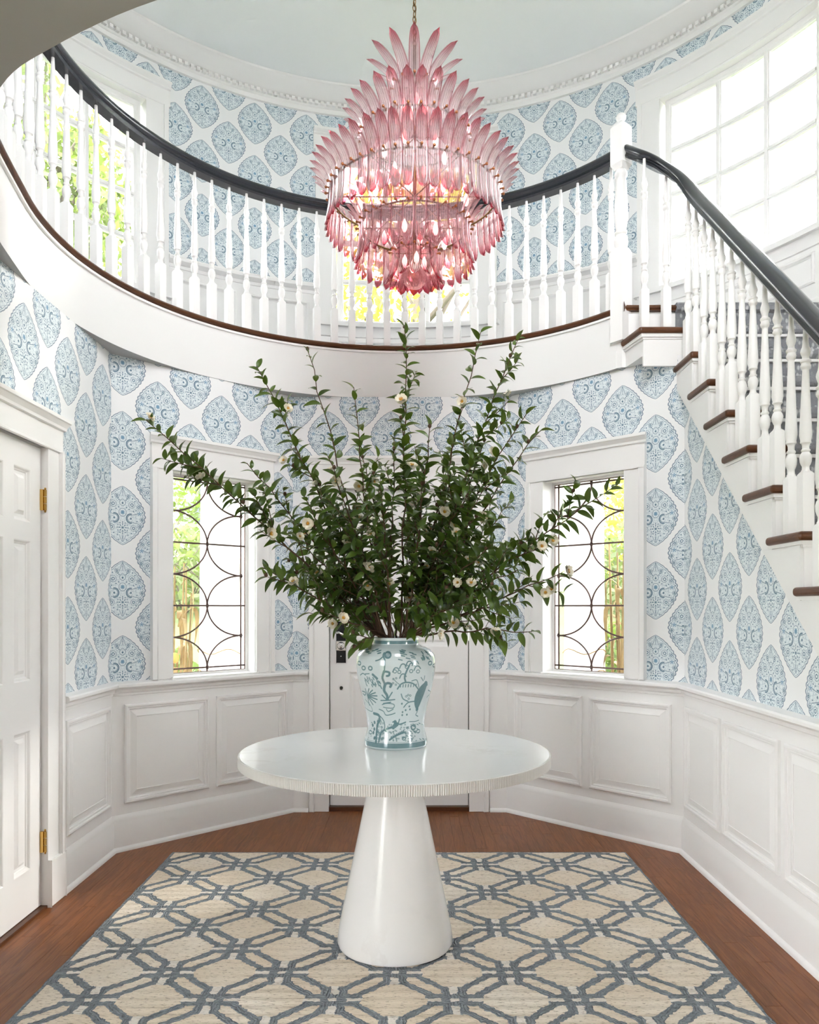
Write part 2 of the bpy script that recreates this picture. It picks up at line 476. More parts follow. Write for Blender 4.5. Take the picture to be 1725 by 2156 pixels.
def tag(o, label, cat, group=None):
    o['label'] = label; o['category'] = cat
    if group: o['group'] = group
    return o
def struct(o, label=None):
    o['kind'] = 'structure'
    if label: o['label'] = label
    return o
def bevel(o, w, seg=2):
    b = o.modifiers.new('bevel', 'BEVEL'); b.width = w; b.segments = seg; b.limit_method = 'ANGLE'; b.angle_limit = math.radians(40)
    return o
T = Matrix.Translation
def RZ(a): return Matrix.Rotation(a, 4, 'Z')

# ------------------------------------------------------------------ plan of the hall
XL, XR, YC, YB = -1.630, 1.475, 4.165, 5.017      # side walls, corner of the canted walls, back wall
XB0, XB1 = -0.778, 0.623
ZC, ZF = 2.70, 3.02                               # hall ceiling, upper floor
UC = (-0.07, 3.51); UR = 2.76                     # round upper wall
OC = (-0.085, 3.50); OR = 1.56                    # balcony opening
def frame(p0, p1):
    t = Vector((p1[0]-p0[0], p1[1]-p0[1], 0)).normalized()
    m = Matrix(((t.x, -t.y, 0, p0[0]), (t.y, t.x, 0, p0[1]), (0, 0, 1, 0), (0, 0, 0, 1)))
    return m, math.hypot(p1[0]-p0[0], p1[1]-p0[1])
FL, LL = frame((XL, 0), (XL, YC))
FL45, L45 = frame((XL, YC), (XB0, YB))
FB, LB = frame((XB0, YB), (XB1, YB))
FR45, R45 = frame((XB1, YB), (XR, YC))
FR, LR = frame((XR, YC), (XR, 0.4))

def wall(name, Mx, s0, s1, z0, z1, holes, u0, v0, label, th=0.16):
    """wall slab facing -y locally, with rectangular openings lined by reveals"""
    xs = sorted({s0, s1, *[h[0] for h in holes], *[h[1] for h in holes]})
    zs = sorted({z0, z1, *[h[2] for h in holes], *[h[3] for h in holes]})
    b = MB()
    for i in range(len(xs)-1):
        for j in range(len(zs)-1):
            cx, cz = (xs[i]+xs[i+1])/2, (zs[j]+zs[j+1])/2
            if any(h[0] < cx < h[1] and h[2] < cz < h[3] for h in holes): continue
            b.add([(xs[i], 0, zs[j]), (xs[i+1], 0, zs[j]), (xs[i+1], 0, zs[j+1]), (xs[i], 0, zs[j+1])], [(0, 1, 2, 3)])
            b.add([(xs[i], th, zs[j]), (xs[i+1], th, zs[j]), (xs[i+1], th, zs[j+1]), (xs[i], th, zs[j+1])], [(3, 2, 1, 0)])
    o = b.build(name, M['wallpaper'], None, uv=lambda x, y, z: (x-u0, z-v0), mw=Mx)
    return struct(o, label)
HW = (0.352, 0.912, 0.925, 2.112)                # window opening on the left canted wall
HWR = (L45-0.912, L45-0.352, 0.925, 2.112)
DOOR = (0.237, 1.149, 0.0, 2.10)
CLOS = (2.85, 3.396, 0.0, 2.03)
PQ = 0.205
wL = wall('wall_left', FL, -1.0, YC, 0, ZC, [CLOS, (0.1, 1.3, 0.0, 2.2)], 3.847, 1.83, 'papered left side wall around the closet door')  # second opening is unseen, added to let fill light in from the left
wL45 = wall('wall_left_canted', FL45, 0, L45, 0, ZC, [HW], 0.064, 1.83, 'papered angled wall holding the left leaded window')
wB = wall('wall_back', FB, 0, LB, 0, ZC, [DOOR], 0.23-PQ, 1.83, 'papered back wall around the front door')
wR45 = wall('wall_right_canted', FR45, 0, R45, 0, ZC, [HWR], 0.832-PQ, 1.83, 'papered angled wall holding the right leaded window')
# right wall: its top follows the stair
def zs_line(y): return 2.485 - (4.165 - y)*0.932
b = MB()
n = 24
for i in range(n):
    y0 = YC - (YC-1.55)*i/n; y1 = YC - (YC-1.55)*(i+1)/n
    sa, sb = YC-y0, YC-y1; za, zb = max(.0, zs_line(y0)), max(.0, zs_line(y1))
    b.add([(sa, 0, 0), (sb, 0, 0), (sb, 0, zb), (sa, 0, za)], [(0, 1, 2, 3)])
wR = struct(b.build('wall_right', M['wallpaper'], None, uv=lambda x, y, z: (x-0.183, z-1.83), mw=FR), 'papered right wall under the slope of the stair')

# ------------------------------------------------------------------ floor
fl = MB(); fl.box(-1.75, 2.6, -1.2, 5.3, -0.06, -0.006)
floor = struct(fl.build('floor', M['floor']), 'brown oak strip floor')
PW = 0.0585
unit = MB().box(-.5, .5, -.5, .5, -.5, .5).mesh('plank', M['floor'])
def plank(xc, y0, y1):
    o = obj('plank', unit, floor)
    o.matrix_local = T(((xc), (y0+y1)/2, -0.006)) @ Matrix.Diagonal((PW-0.0009, y1-y0-0.0012, 0.012, 1))
k = 0
x = -1.635
while x < 1.47:
    xc = x + PW/2
    y = (2.0 if (xc < -1.24 or xc > 1.10) else 4.05) - rnd.random()*0.5
    ymax = YB + 0.02 - max(0, abs(xc + 0.0775) - 0.70)
    if xc < -1.24 or xc > 1.10: segs = 0.75
    else: segs = 0.9
    while y < ymax - 0.01:
        y1 = min(ymax, y + segs*(0.6 + rnd.random()*0.9))
        if ymax - y1 < 0.15: y1 = ymax
        plank(xc, y, y1); k += 1
        y = y1
    x += PW

# ------------------------------------------------------------------ mouldings (swept per wall)
BASE = [(0, 0), (0.034, 0), (0.034, 0.010), (0.028, 0.020), (0.020, 0.024), (0.020, 0.155), (0.017, 0.165), (0.017, 0.172), (0.010, 0.185), (0.006, 0.194), (0, 0.196)]
CHAIR = [(0, 0.842), (0.012, 0.846), (0.014, 0.858), (0.022, 0.864), (0.026, 0.880), (0.040, 0.886), (0.050, 0.894), (0.050, 0.906), (0.044, 0.914), (0, 0.922)]
def molding(name, prof, pts, mat, label, parent=None):
    o = MB().sweep(prof, pts).build(name, mat, parent, smooth=True, angle=35)
    return o if parent else struct(o, label)
pl = [(XL, 3.548), (XL, YC), (XB0, YB), (XB0+0.105, YB)]
pr = [(XB1-0.118, YB), (XB1, YB), (XR, YC), (XR, 1.6)]
P3 = lambda a, z=0: [(p[0], p[1], z) for p in a]
molding('baseboard_left', BASE, P3(pl), M['white'], 'tall white baseboard along the left walls')
molding('baseboard_right', BASE, P3(pr), M['white'], 'tall white baseboard along the right walls')
molding('trim_1', CHAIR, P3(pl), M['white'], 'white chair rail along the left walls')
molding('trim_2', CHAIR, P3(pr), M['white'], 'white chair rail along the right walls')

def wainscot(wl, s0, s1, panels, z0=0.0, z1=0.88):
    MB().box(s0, s1, -0.004, 0.0, z0, z1).build('wainscot', M['white'], wl)
    for a, c in panels:
        p = MB().panel(a, c, 0.255, 0.795, [(0, -0.004), (0, -0.016), (0.006, -0.022), (0.014, -0.022), (0.018, -0.014), (0.026, -0.014), (0.030, -0.007), (0.036, -0.007)], fill=False)
        p.build('panel_molding', M['white'], wl)
        MB().panel(a+0.036, c-0.036, 0.291, 0.759, [(0, -0.007), (0, -0.006), (0.032, -0.016), (0.034, -0.013), (0.036, -0.013)]).build('raised_panel', M['white'], wl)
wainscot(wL, 3.40, YC, [(3.595, 4.12)])
wainscot(wL45, 0, L45, [(0.07, 0.585), (0.638, 1.15)])
wainscot(wB, 0, 0.237, []); wainscot(wB, 1.149, LB, [])
wainscot(wR45, 0, R45, [(L45-1.15, L45-0.638), (L45-0.585, L45-0.07)])
wainscot(wR, 0, 2.6, [(0.045, 0.505), (0.545, 1.095), (1.15, 1.70), (1.755, 2.3)])

# ------------------------------------------------------------------ casings
def casing(root, s0, s1, z0, z1, w=0.13, head=0.155, foot=0.0, hw=None):
    """side boards, head board and capped cornice round an opening (local wall coords)"""
    for a, c, sg in ((s0-w, s0, 1), (s1, s1+w, -1)):
        m = MB(); m.box(a, c, -0.020, 0.0, foot, z1)
        if sg > 0: m.box(a, a+0.030, -0.032, -0.020, foot, z1); m.box(a+0.030, a+0.036, -0.026, -0.020, foot, z1)
        else: m.box(c-0.030, c, -0.032, -0.020, foot, z1); m.box(c-0.036, c-0.030, -0.026, -0.020, foot, z1)
        bevel(m.build('casing', M['white'], root), 0.003)
    m = MB(); m.box(s0-w, s1+w, -0.022, 0.0, z1, z1+head); m.box(s0-w, s1+w, -0.028, -0.022, z1, z1+0.012)
    bevel(m.build('head_board', M['white'], root), 0.002)
    h = z1+head
    cp = [(-0.022, h-0.012), (-0.034, h-0.008), (-0.036, h+0.004), (-0.050, h+0.022), (-0.056, h+0.026), (-0.056, h+0.042), (0, h+0.046), (0, h-0.012)]
    e = 0.022
    m = MB(); m.rings([[(s0-w-e*(-y)/0.056, y, z) for y, z in cp], [(s1+w+e*(-y)/0.056, y, z) for y, z in cp]], True, True, True)
    m.build('cornice', M['white'], root)

def window_lower(name, Mx, hole, label):
    root = bpy.data.objects.new(name, None); COL.objects.link(root); root.matrix_world = Mx; root.empty_display_size = .05
    struct(root, label)
    s0, s1, z0, z1 = hole; D = 0.09
    casing(root, s0, s1, z0, z1, head=0.15, foot=0.92)
    # reveal lining
    m = MB()
    m.box(s0-.012, s0, -0.018, D+.07, z0, z1); m.box(s1, s1+.012, -0.018, D+.07, z0, z1)
    m.box(s0-.012, s1+.012, -0.018, D+.07, z1, z1+.012)
    m.build('jamb', M['white'], root)
    m = MB(); m.box(s0-.012, s1+.012, -0.035, D+.07, z0-.02, z0); bevel(m.build('sill', M['white'], root), 0.004)
    m = MB(); m.panel(s0, s1, z0, z1, [(0, D-.012), (0.010, D-.012), (0.014, D-.004), (0.014, D+.03), (0, D+.03)], fill=False)
    m.build('sash_frame', M['white'], root)
    cs = (s0+s1)/2; hw = 0.237
    zb = [0.964, 1.338, 1.712, 2.085]; zb[3] = 2.083
    Y = D
    MB().box(s0+.01, s1-.01, Y-.0015, Y+.0015, z0+.008, z1-.008).build('pane', M['pane'], root)
    def came(pts, r=0.0052):
        MB().tube(pts, r, 6).build('lead_came', M['lead'], root, smooth=True)
    for z in zb: came([(s0+.012, Y, z), (s1-.012, Y, z)])
    for x in (cs-hw, cs+hw): came([(x, Y, z0+.01), (x, Y, z1-.01)])
    came([(cs, Y, z0+.01), (cs, Y, zb[0])]); came([(cs, Y, zb[3]), (cs, Y, z1-.01)])
    edge = 0.003
    MB().panel(s0+.013, s1-.013, z0+.013, z1-.013, [(0, Y-.004), (0.004, Y-.004), (0.004, Y+.004), (0, Y+.004)], fill=False).build('edge_came', M['lead'], root)
    hz = (zb[1]-zb[0])/2
    for sg in (-1, 1):
        for i, z in enumerate(zb):
            for up in (-1, 1):
                if (i == 0 and up < 0) or (i == 3 and up > 0): continue
                came([(cs+sg*hw - sg*hw*math.cos(a), Y-.002, z+up*hz*math.sin(a)) for a in [PI/2*k/12 for k in range(13)]])
    ros = [(cs, z) for z in zb] + [(cs+sg*hw, z+hz) for sg in (-1, 1) for z in zb[:3]]
    for x, z in ros:
        m = MB(); m.sphere((x, Y-.004, z), 0.006, 8, 4)
        for q in range(6): m.sphere((x+.0095*math.cos(q*PI/3), Y-.003, z+.0095*math.sin(q*PI/3)), 0.0052, 6, 4)
        m.build('rosette', M['lead'], root, smooth=True)
    return root
window_lower('window_1', FL45, HW, 'leaded glass window with round tracery left of the front door')
window_lower('window_2', FR45, HWR, 'leaded glass window with round tracery right of the front door')

# ------------------------------------------------------------------ front door
d1 = bpy.data.objects.new('door_1', None); COL.objects.link(d1); d1.matrix_world = FB; struct(d1, 'white panelled front door behind the vase')
s0, s1, z0, z1 = DOOR
casing(d1, s0, s1, 0, z1, w=0.128, head=0.165)
m = MB(); m.box(s0-.014, s0-0.001, -0.012, .12, 0, z1); m.box(s1+.001, s1+.014, -0.012, .12, 0, z1); m.box(s0-.014, s1+.014, -0.012, .12, z1, z1+.014)
m.build('jamb', M['white'], d1)
MB().box(s0-.001, s1+.001, 0.062, 0.10, 0, z1).build('shadow_gap', M['black'], d1)
def panel_door(root, s0, s1, z0, z1, cols, rows, yf, mat, th=0.04):
    xs = sorted({s0, s1, *[c for q in cols for c in q]}); zs = sorted({z0, z1, *[c for q in rows for c in q]})
    m = MB()
    for i in range(len(xs)-1):
        for j in range(len(zs)-1):
            cx, cz = (xs[i]+xs[i+1])/2, (zs[j]+zs[j+1])/2
            if any(a < cx < c for a, c in cols) and any(a < cz < c for a, c in rows): continue
            m.add([(xs[i], yf, zs[j]), (xs[i+1], yf, zs[j]), (xs[i+1], yf, zs[j+1]), (xs[i], yf, zs[j+1])], [(0, 1, 2, 3)])
    m.rings([[(s0, yf, z0), (s1, yf, z0), (s1, yf, z1), (s0, yf, z1)], [(s0, yf+th, z0), (s1, yf+th, z0), (s1, yf+th, z1), (s0, yf+th, z1)]], True, False, True)
    for a, c in cols:
        for e, f in rows:
            m.panel(a, c, e, f, [(0, yf), (0.004, yf+.002), (0.010, yf+.010), (0.014, yf+.012), (0.017, yf+.016)], fill=False)
    o = m.build('door_leaf', mat, root)
    for a, c in cols:
        for e, f in rows:
            MB().panel(a+.017, c-.017, e+.017, f-.017, [(0, yf+.016), (0.012, yf+.016), (0.028, yf+.005), (0.030, yf+.005)]).build('door_panel', mat, root)
    return o
ml = (s0+s1)/2
panel_door(d1, s0+.004, s1-.004, 0.03, z1-.004, [(s0+.125, ml-.05), (ml+.05, s1-.125)], [(0.22, 0.905), (1.07, 1.19), (1.30, 1.95)], 0.028, M['door'])
m = MB(); m.box(s0, s1, -0.01, 0.10, 0, 0.028); m.build('threshold', M['nosing'], d1)
lk = MB().box(s0+.045, s0+.107, 0.016, 0.028, 0.965, 1.235).build('lock_plate', M['iron'], d1); bevel(lk, 0.003)
m = MB().box(s0+.043, s0+.109, 0.010, 0.018, 1.045, 1.108); bevel(m.build('thumb_turn_plate', M['chrome'], d1), 0.003)
kn = MB(); kn.lathe([(0.024, 0), (0.026, 0.006), (0.020, 0.010), (0.016, 0.022), (0.009, 0.026)], 20)
kn.build('lock_knob', M['chrome'], d1, smooth=True, mw=T((s0+.076, 0.011, 1.077)) @ Matrix.Rotation(PI/2, 4, 'X'))
m = MB(); m.tube([(s0+.045, -0.004, 1.160), (s0+.065, -0.012, 1.165), (s0+.090, -0.012, 1.150), (s0+.108, -0.004, 1.135)], 0.008, 8); m.build('lever', M['chrome'], d1, smooth=True)
m = MB(); m.lathe([(0.004, 0), (0.006, 0.002), (0.003, 0.004)], 12); m.build('keyhole_ring', M['chrome'], d1, smooth=True, mw=T((s0+.076, 0.016, 1.008)) @ Matrix.Rotation(PI/2, 4, 'X'))
m = MB(); m.lathe([(0.011, 0), (0.011, 0.001)], 16); m.build('bore_hole', M['black'], d1, mw=T((s0+.077, 0.0275, 0.80)) @ Matrix.Rotation(PI/2, 4, 'X'))
for z in (1.16, 0.30, 1.85):
    m = MB(); m.box(s1-.004, s1+.012, 0.012, 0.026, z-.05, z+.05); m.tube([(s1+.002, 0.012, z-.05), (s1+.002, 0.012, z+.05)], 0.006, 8); m.build('hinge', M['chrome'], d1)
MB().box(s0-.012, s0-.002, 0.004, 0.024, 1.085, 1.165).build('strike_plate', M['chrome'], d1)

# ------------------------------------------------------------------ closet door
d2 = bpy.data.objects.new('door_2', None); COL.objects.link(d2); d2.matrix_world = FL; struct(d2, 'white six panel closet door on the left')
s0, s1, z0, z1 = CLOS
casing(d2, s0, s1, 0, z1, w=0.145, head=0.115)
m = MB(); m.box(s0-.014, s0, -0.012, .12, 0, z1); m.box(s1+.001, s1+.014, -0.012, .12, 0, z1); m.box(s0-.014, s1+.014, -0.012, .12, z1, z1+.014); m.build('jamb', M['white'], d2)
MB().box(s0-.001, s1+.001, 0.05, 0.10, 0, z1).build('shadow_gap', M['black'], d2)
panel_door(d2, s0+.003, s1-.005, 0.015, z1-.004, [(s0+.095, s0+.232), (s0+.314, s0+.451)], [(0.205, 0.80), (1.015, 1.61), (1.69, 1.915)], 0.008, M['door'])
m = MB(); m.box(s0, s1+.02, -0.02, 0.10, 0, 0.012); m.build('threshold', M['nosing'], d2)
m = MB(); m.box(s1+.002, s1+.147, -0.036, -0.0, 0, 0.205); bevel(m.build('plinth_block', M['white'], d2), .004)
for z in (1.80, 0.293):
    m = MB(); m.box(s1-.012, s1+.014, -0.006, 0.008, z-.046, z+.046)
    for q in range(3): m.tube([(s1+.002, -0.010, z-.046+q*.031), (s1+.002, -0.010, z-.046+q*.031+.029)], 0.0075, 10)
    m.sphere((s1+.002, -.010, z+.05), .006, 8, 5); m.sphere((s1+.002, -.010, z-.05), .006, 8, 5)
    m.build('hinge', M['brass'], d2)
kn = MB(); kn.lathe([(0.024, 0), (0.024, 0.004), (0.010, 0.006), (0.010, 0.02), (0.022, 0.028), (0.030, 0.040), (0.028, 0.052), (0.016, 0.060)], 20)
kn.build('door_knob', M['chrome'], d2, smooth=True, mw=T((s0+.055, 0.008, 0.915)) @ Matrix.Rotation(PI/2, 4, 'X'))

# ------------------------------------------------------------------ upper floor, fascia and opening
def arc(a0, a1, n, r=OR, c=OC): return [(c[0]+r*math.cos(math.radians(a0+(a1-a0)*i/n)), c[1]+r*math.sin(math.radians(a0+(a1-a0)*i/n))) for i in range(n+1)]
def catmull(pts, k=6):
    out = []
    for i in range(len(pts)-1):
        p0 = pts[max(i-1, 0)]; p1 = pts[i]; p2 = pts[i+1]; p3 = pts[min(i+2, len(pts)-1)]
        for j in range(k):
            t = j/k
            out.append(tuple(0.5*((2*b)+(c-a)*t+(2*a-5*b+4*c-d)*t*t+(-a+3*b-3*c+d)*t**3) for a, b, c, d in zip(p0, p1, p2, p3)))
    out.append(pts[-1]); return out
A0, A1 = 36.0, 192.0
opening = arc(A0, A1, 64)
opening += catmull([opening[-1], (-1.50, 2.70), (-1.35, 2.36), (-1.09, 2.035), (-.884, 1.889), (-.578, 1.742), (-.25, 1.66), (.2, 1.63), (2.62, 1.62)])[1:]
def outer(p):
    dx, dy = p[0]-OC[0], p[1]-OC[1]; L = math.hypot(dx, dy); dx /= L; dy /= L
    r = 3.0
    if dy < 0:
        r = 1e9
        if dx < -1e-6: r = min(r, (-3.05-OC[0])/dx)
        if dx > 1e-6: r = min(r, (2.62-OC[0])/dx)
        r = min(r, (-1.2-OC[1])/dy)
        r = max(r, L+.001)
    return (OC[0]+dx*r, OC[1]+dy*r)
outs = [outer(p) for p in opening]
nO = len(opening)
def ring_plane(z, flip):
    return [(*p, z) for p in opening] + [(*q, z) for q in outs], [((i, i+1, nO+i+1, nO+i) if flip else (nO+i, nO+i+1, i+1, i)) for i in range(nO-1)]
land = [(1.177, 4.417), (1.20, 4.40), (2.62, 4.40)] + [(UC[0]+3.0*math.cos(math.radians(a)), UC[1]+3.0*math.sin(math.radians(a))) for a in (18, 22, 26, 30, 33, 36)]
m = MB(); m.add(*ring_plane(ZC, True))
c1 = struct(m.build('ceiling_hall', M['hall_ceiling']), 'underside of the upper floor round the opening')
m = MB().prism(land, ZC, ZF-.002)
struct(m.build('floor_landing', M['wall_white']), 'white landing block at the head of the stair')
m = MB(); m.add(*ring_plane(ZF, False))
struct(m.build('floor_upper', M['carpet']), 'upper landing floor behind the balusters')
m = MB()
m.rings([[(*p, ZC) for p in opening], [(*p, ZF-.012) for p in opening]], False)
m.rings([[(*q, ZC) for q in outs], [(*q, ZF) for q in outs]], False)
struct(m.build('trim_3', M['wall_white'], smooth=True), 'curved white fascia below the balcony')
NOSE = [(-0.02, 0.0), (0.016, 0.0), (0.024, 0.006), (0.027, 0.014), (0.024, 0.022), (0.016, 0.028), (-0.13, 0.028), (-0.13, 0.0)]
nose_pts = [(p[0], p[1], ZF-.004) for p in opening[:100]]
o = MB().sweep([(-a, z) for a, z in NOSE], nose_pts).build('trim_4', M['nosing'], smooth=True, angle=40)
struct(o, 'brown wooden nosing along the balcony edge')
m = MB().sweep([(0, 0), (-0.012, 0), (-0.012, 0.012), (0, 0.016)], [(p[0], p[1], ZF-.022) for p in opening[:100]])
struct(m.build('trim_5', M['white']), 'thin white bead under the balcony nosing')

# ------------------------------------------------------------------ round upper wall
TH0 = 63.785
def S(th): return UR*math.radians(TH0-th)
def cyl(x, y, z):
    th = math.radians(TH0) - x/UR
    return (UC[0]+(UR+y)*math.cos(th), UC[1]+(UR+y)*math.sin(th), z)
WC = [(144.2, 'window_3', 'tall paned upper window behind the left balusters'), (89.55, 'window_4', 'paned upper window behind the chandelier above the front door'), (35.7, 'window_5', 'tall paned upper window above the stair on the right')]
OH = math.radians(11.9)*UR; WZ0, WZ1 = 3.60, 5.00
ZT = 5.457
holes = [(S(t)-OH, S(t)+OH, WZ0, WZ1) for t, _, _ in WC]
xs = set(); x0u, x1u = S(268), S(-68)  # unseen gap left behind the viewer, sized to let sky light in
for i in range(151): xs.add(round(x0u+(x1u-x0u)*i/150, 4))
for h in holes: xs |= {h[0], h[1]}
xs = sorted(xs); zs = [ZF, WZ0, WZ1, ZT]
m = MB(); flat_uv = []
for i in range(len(xs)-1):
    for j in range(3):
        cx, cz = (xs[i]+xs[i+1])/2, (zs[j]+zs[j+1])/2
        if any(h[0] < cx < h[1] and h[2] < cz < h[3] for h in holes): continue
        for yy, fl_ in ((0, (0, 1, 2, 3)), (0.14, (3, 2, 1, 0))):
            q = [(xs[i], yy, zs[j]), (xs[i+1], yy, zs[j]), (xs[i+1], yy, zs[j+1]), (xs[i], yy, zs[j+1])]
            flat_uv += q; m.add([cyl(*p) for p in q], [fl_])
it = iter(flat_uv)
def _uv(x, y, z):
    a = next(it); return (a[0], a[2]-5.11)
wU = struct(m.build('wall_upper', M['wallpaper'], uv=_uv, smooth=True), 'curved papered wall of the upper landing')
def hsweep(prof, x0, x1, nx): return MB().rings([[(x0+(x1-x0)*i/nx, y, z) for y, z in prof] for i in range(nx+1)], True, True, True)
def seg(a, c): return max(2, int(abs(c-a)/0.06))
# wainscot below the paper
CW = 0.165
spans = []; prev = x0u
for t, _, _ in sorted(WC, key=lambda q: -q[0]):
    spans.append((prev, S(t)-OH-CW)); prev = S(t)+OH+CW
spans.append((prev, x1u))
hsweep([(-.006, ZF), (0, ZF), (0, WZ0), (-.006, WZ0)], x0u, x1u, 150).warp(cyl).build('wainscot', M['white'], wU, smooth=True, angle=30)
hsweep([(-.022, ZF), (0, ZF), (0, ZF+.19), (-.012, ZF+.18), (-.022, ZF+.165)], x0u, x1u, 150).warp(cyl).build('skirting', M['white'], wU, smooth=True, angle=30)
for a, c in spans:
    if c-a < .1: continue
    hsweep([(-.006, WZ0), (0, WZ0), (0, 3.90), (-.006, 3.90)], a, c, seg(a, c)).warp(cyl).build('wainscot', M['white'], wU, smooth=True, angle=30)
    hsweep([(0, 3.835), (-.014, 3.84), (-.018, 3.862), (-.034, 3.872), (-.052, 3.884), (-.055, 3.90), (-.050, 3.914), (0, 3.922)], a, c, seg(a, c)).warp(cyl).build('chair_rail', M['white'], wU, smooth=True, angle=30)
    k = max(1, round((c-a)/0.62)); w = (c-a)/k
    for i in range(k):
        pa, pc = a+i*w+.05, a+(i+1)*w-.05
        if pc - pa < .12: continue
        MB().panel(pa, pc, ZF+.27, 3.77, [(0, -.006), (0, -.018), (.008, -.024), (.016, -.022), (.022, -.014), (.030, -.008)], False, 10).warp(cyl).build('panel_molding', M['white'], wU)
for t, _, _ in WC:
    a, c = S(t)-OH, S(t)+OH
    MB().panel(a+.03, c-.03, ZF+.27, WZ0-.12, [(0, -.006), (0, -.018), (.008, -.024), (.016, -.022), (.022, -.014), (.030, -.008)], False, 12).warp(cyl).build('panel_molding', M['white'], wU)

def window_upper(t, name, label):
    root = bpy.data.objects.new(name, None); COL.objects.link(root); root.empty_display_size = .05
    root.location = cyl(S(t), 0, WZ0); struct(root, label)
    inv = T(root.location).inverted()
    def put(mb, nm, mat, **k):
        mb.warp(cyl); mb.warp(lambda x, y, z: (x-root.location.x, y-root.location.y, z-root.location.z))
        return mb.build(nm, mat, root, **k)
    c = S(t); a0, a1 = c-OH, c+OH; nx = 16; Y = 0.055
    for e, f, sg in ((a0-CW, a0, 1), (a1, a1+CW, -1)):
        m = MB().box(e, f, -.022, 0, WZ0-.02, WZ1, 4)
        if sg > 0: m.box(e, e+.034, -.034, -.022, WZ0-.02, WZ1, 2)
        else: m.box(f-.034, f, -.034, -.022, WZ0-.02, WZ1, 2)
        put(m, 'casing', M['white'])
        m = MB().box(e if sg < 0 else f-.02, e+.02 if sg < 0 else f, -.02, .14, WZ0, WZ1, 1)
        put(m, 'jamb', M['white'])
    h = WZ1 + .115
    m = hsweep([(0, WZ1), (-.024, WZ1), (-.024, h), (-.036, h+.006), (-.038, h+.016), (-.058, h+.034), (-.060, h+.05), (0, h+.054)], a0-CW-.015, a1+CW+.015, nx)
    put(m, 'head_board', M['white'], smooth=True, angle=30)
    m = MB().box(a0-.01, a1+.01, -.02, .14, WZ1-.015, WZ1+.002, nx); put(m, 'jamb', M['white'])
    m = MB().box(a0-CW-.02, a1+CW+.02, -.060, .10, WZ0-.012, WZ0+.022, nx)
    put(m, 'sill', M['white'])
    m = hsweep([(0, WZ0-.09), (-.018, WZ0-.085), (-.024, WZ0-.03), (-.034, WZ0-.012), (0, WZ0-.012)], a0-CW, a1+CW, nx); put(m, 'apron', M['white'], smooth=True, angle=30)
    # sash: frame + muntins + panes
    fz0, fz1 = WZ0+.022, WZ1-.015
    m = MB().panel(a0+.018, a1-.018, fz0, fz1, [(0, Y-.016), (.028, Y-.016), (.036, Y-.010), (.044, Y-.010), (.050, Y-.002), (.050, Y+.02), (0, Y+.02)], False, nx)
    put(m, 'sash_frame', M['white'])
    ga, gc, gz0, gz1 = a0+.066, a1-.066, fz0+.048, fz1-.048
    for i in (1, 2):
        x = ga + (gc-ga)*i/3
        m = MB().box(x-.020, x+.020, Y-.006, Y+.016, gz0, gz1).box(x-.010, x+.010, Y-.016, Y-.006, gz0, gz1); put(m, 'muntin', M['white'])
    for j in (1, 2, 3):
        z = gz0 + (gz1-gz0)*j/4
        m = MB().box(ga, gc, Y-.006, Y+.016, z-.019, z+.019, nx).box(ga, gc, Y-.016, Y-.006, z-.009, z+.009, nx); put(m, 'muntin', M['white'])
    for i in range(3):
        for j in range(4):
            xa, xc = ga+(gc-ga)*i/3, ga+(gc-ga)*(i+1)/3; za, zc = gz0+(gz1-gz0)*j/4, gz0+(gz1-gz0)*(j+1)/4
            put(MB().box(xa, xc, Y+.002, Y+.005, za, zc, 4), 'pane', M['pane'])
for w in WC: window_upper(*w)

# crown, dentils and ceiling
prof = [(0, 5.342), (-.018, 5.346), (-.018, 5.385), (-.026, 5.392), (-.032, 5.400), (-.032, 5.428), (-.048, 5.432), (-.060, 5.438), (-.074, 5.452), (-.082, 5.458), (-.098, 5.470), (-.132, 5.498), (-.150, 5.512), (-.160, 5.516), (-.168, 5.530), (0, 5.532)]
prof = [(y_, 5.29+(z_-5.342)*.168/.19) for y_, z_ in prof]
crown = hsweep(prof, x0u, x1u, 170).warp(cyl).build('trim_6', M['white'], smooth=True, angle=25)
struct(crown, 'white crown moulding with dentils round the ceiling')
m = MB(); pitch = 0.047; x = x0u
while x < x1u:
    m.box(x, x+.026, -.056, -.030, 5.341, 5.367); x += pitch
den = m.warp(cyl).build('dentil_row', M['white'], crown); den['kind'] = 'stuff'
m = MB(); m.add([(UC[0]+2.95*math.cos(2*PI*i/72), UC[1]+2.95*math.sin(2*PI*i/72), 5.457) for i in range(72)], [tuple(reversed(range(72)))])
struct(m.build('ceiling', M['ceiling']), 'pale flat ceiling above the landing')

# stair side wall beyond the flight
m = MB(); m.box(2.62, 2.74, 1.5, 4.75, 0, ZT); m.box(2.62, 2.74, 0.6, 0.9, 0, ZT); m.box(2.62, 2.74, 0.9, 1.5, 2.1, ZT)  # unseen low opening added in this wall to let side light in
struct(m.build('wall_stair', M['wall_white']), 'white wall on the far side of the stair')

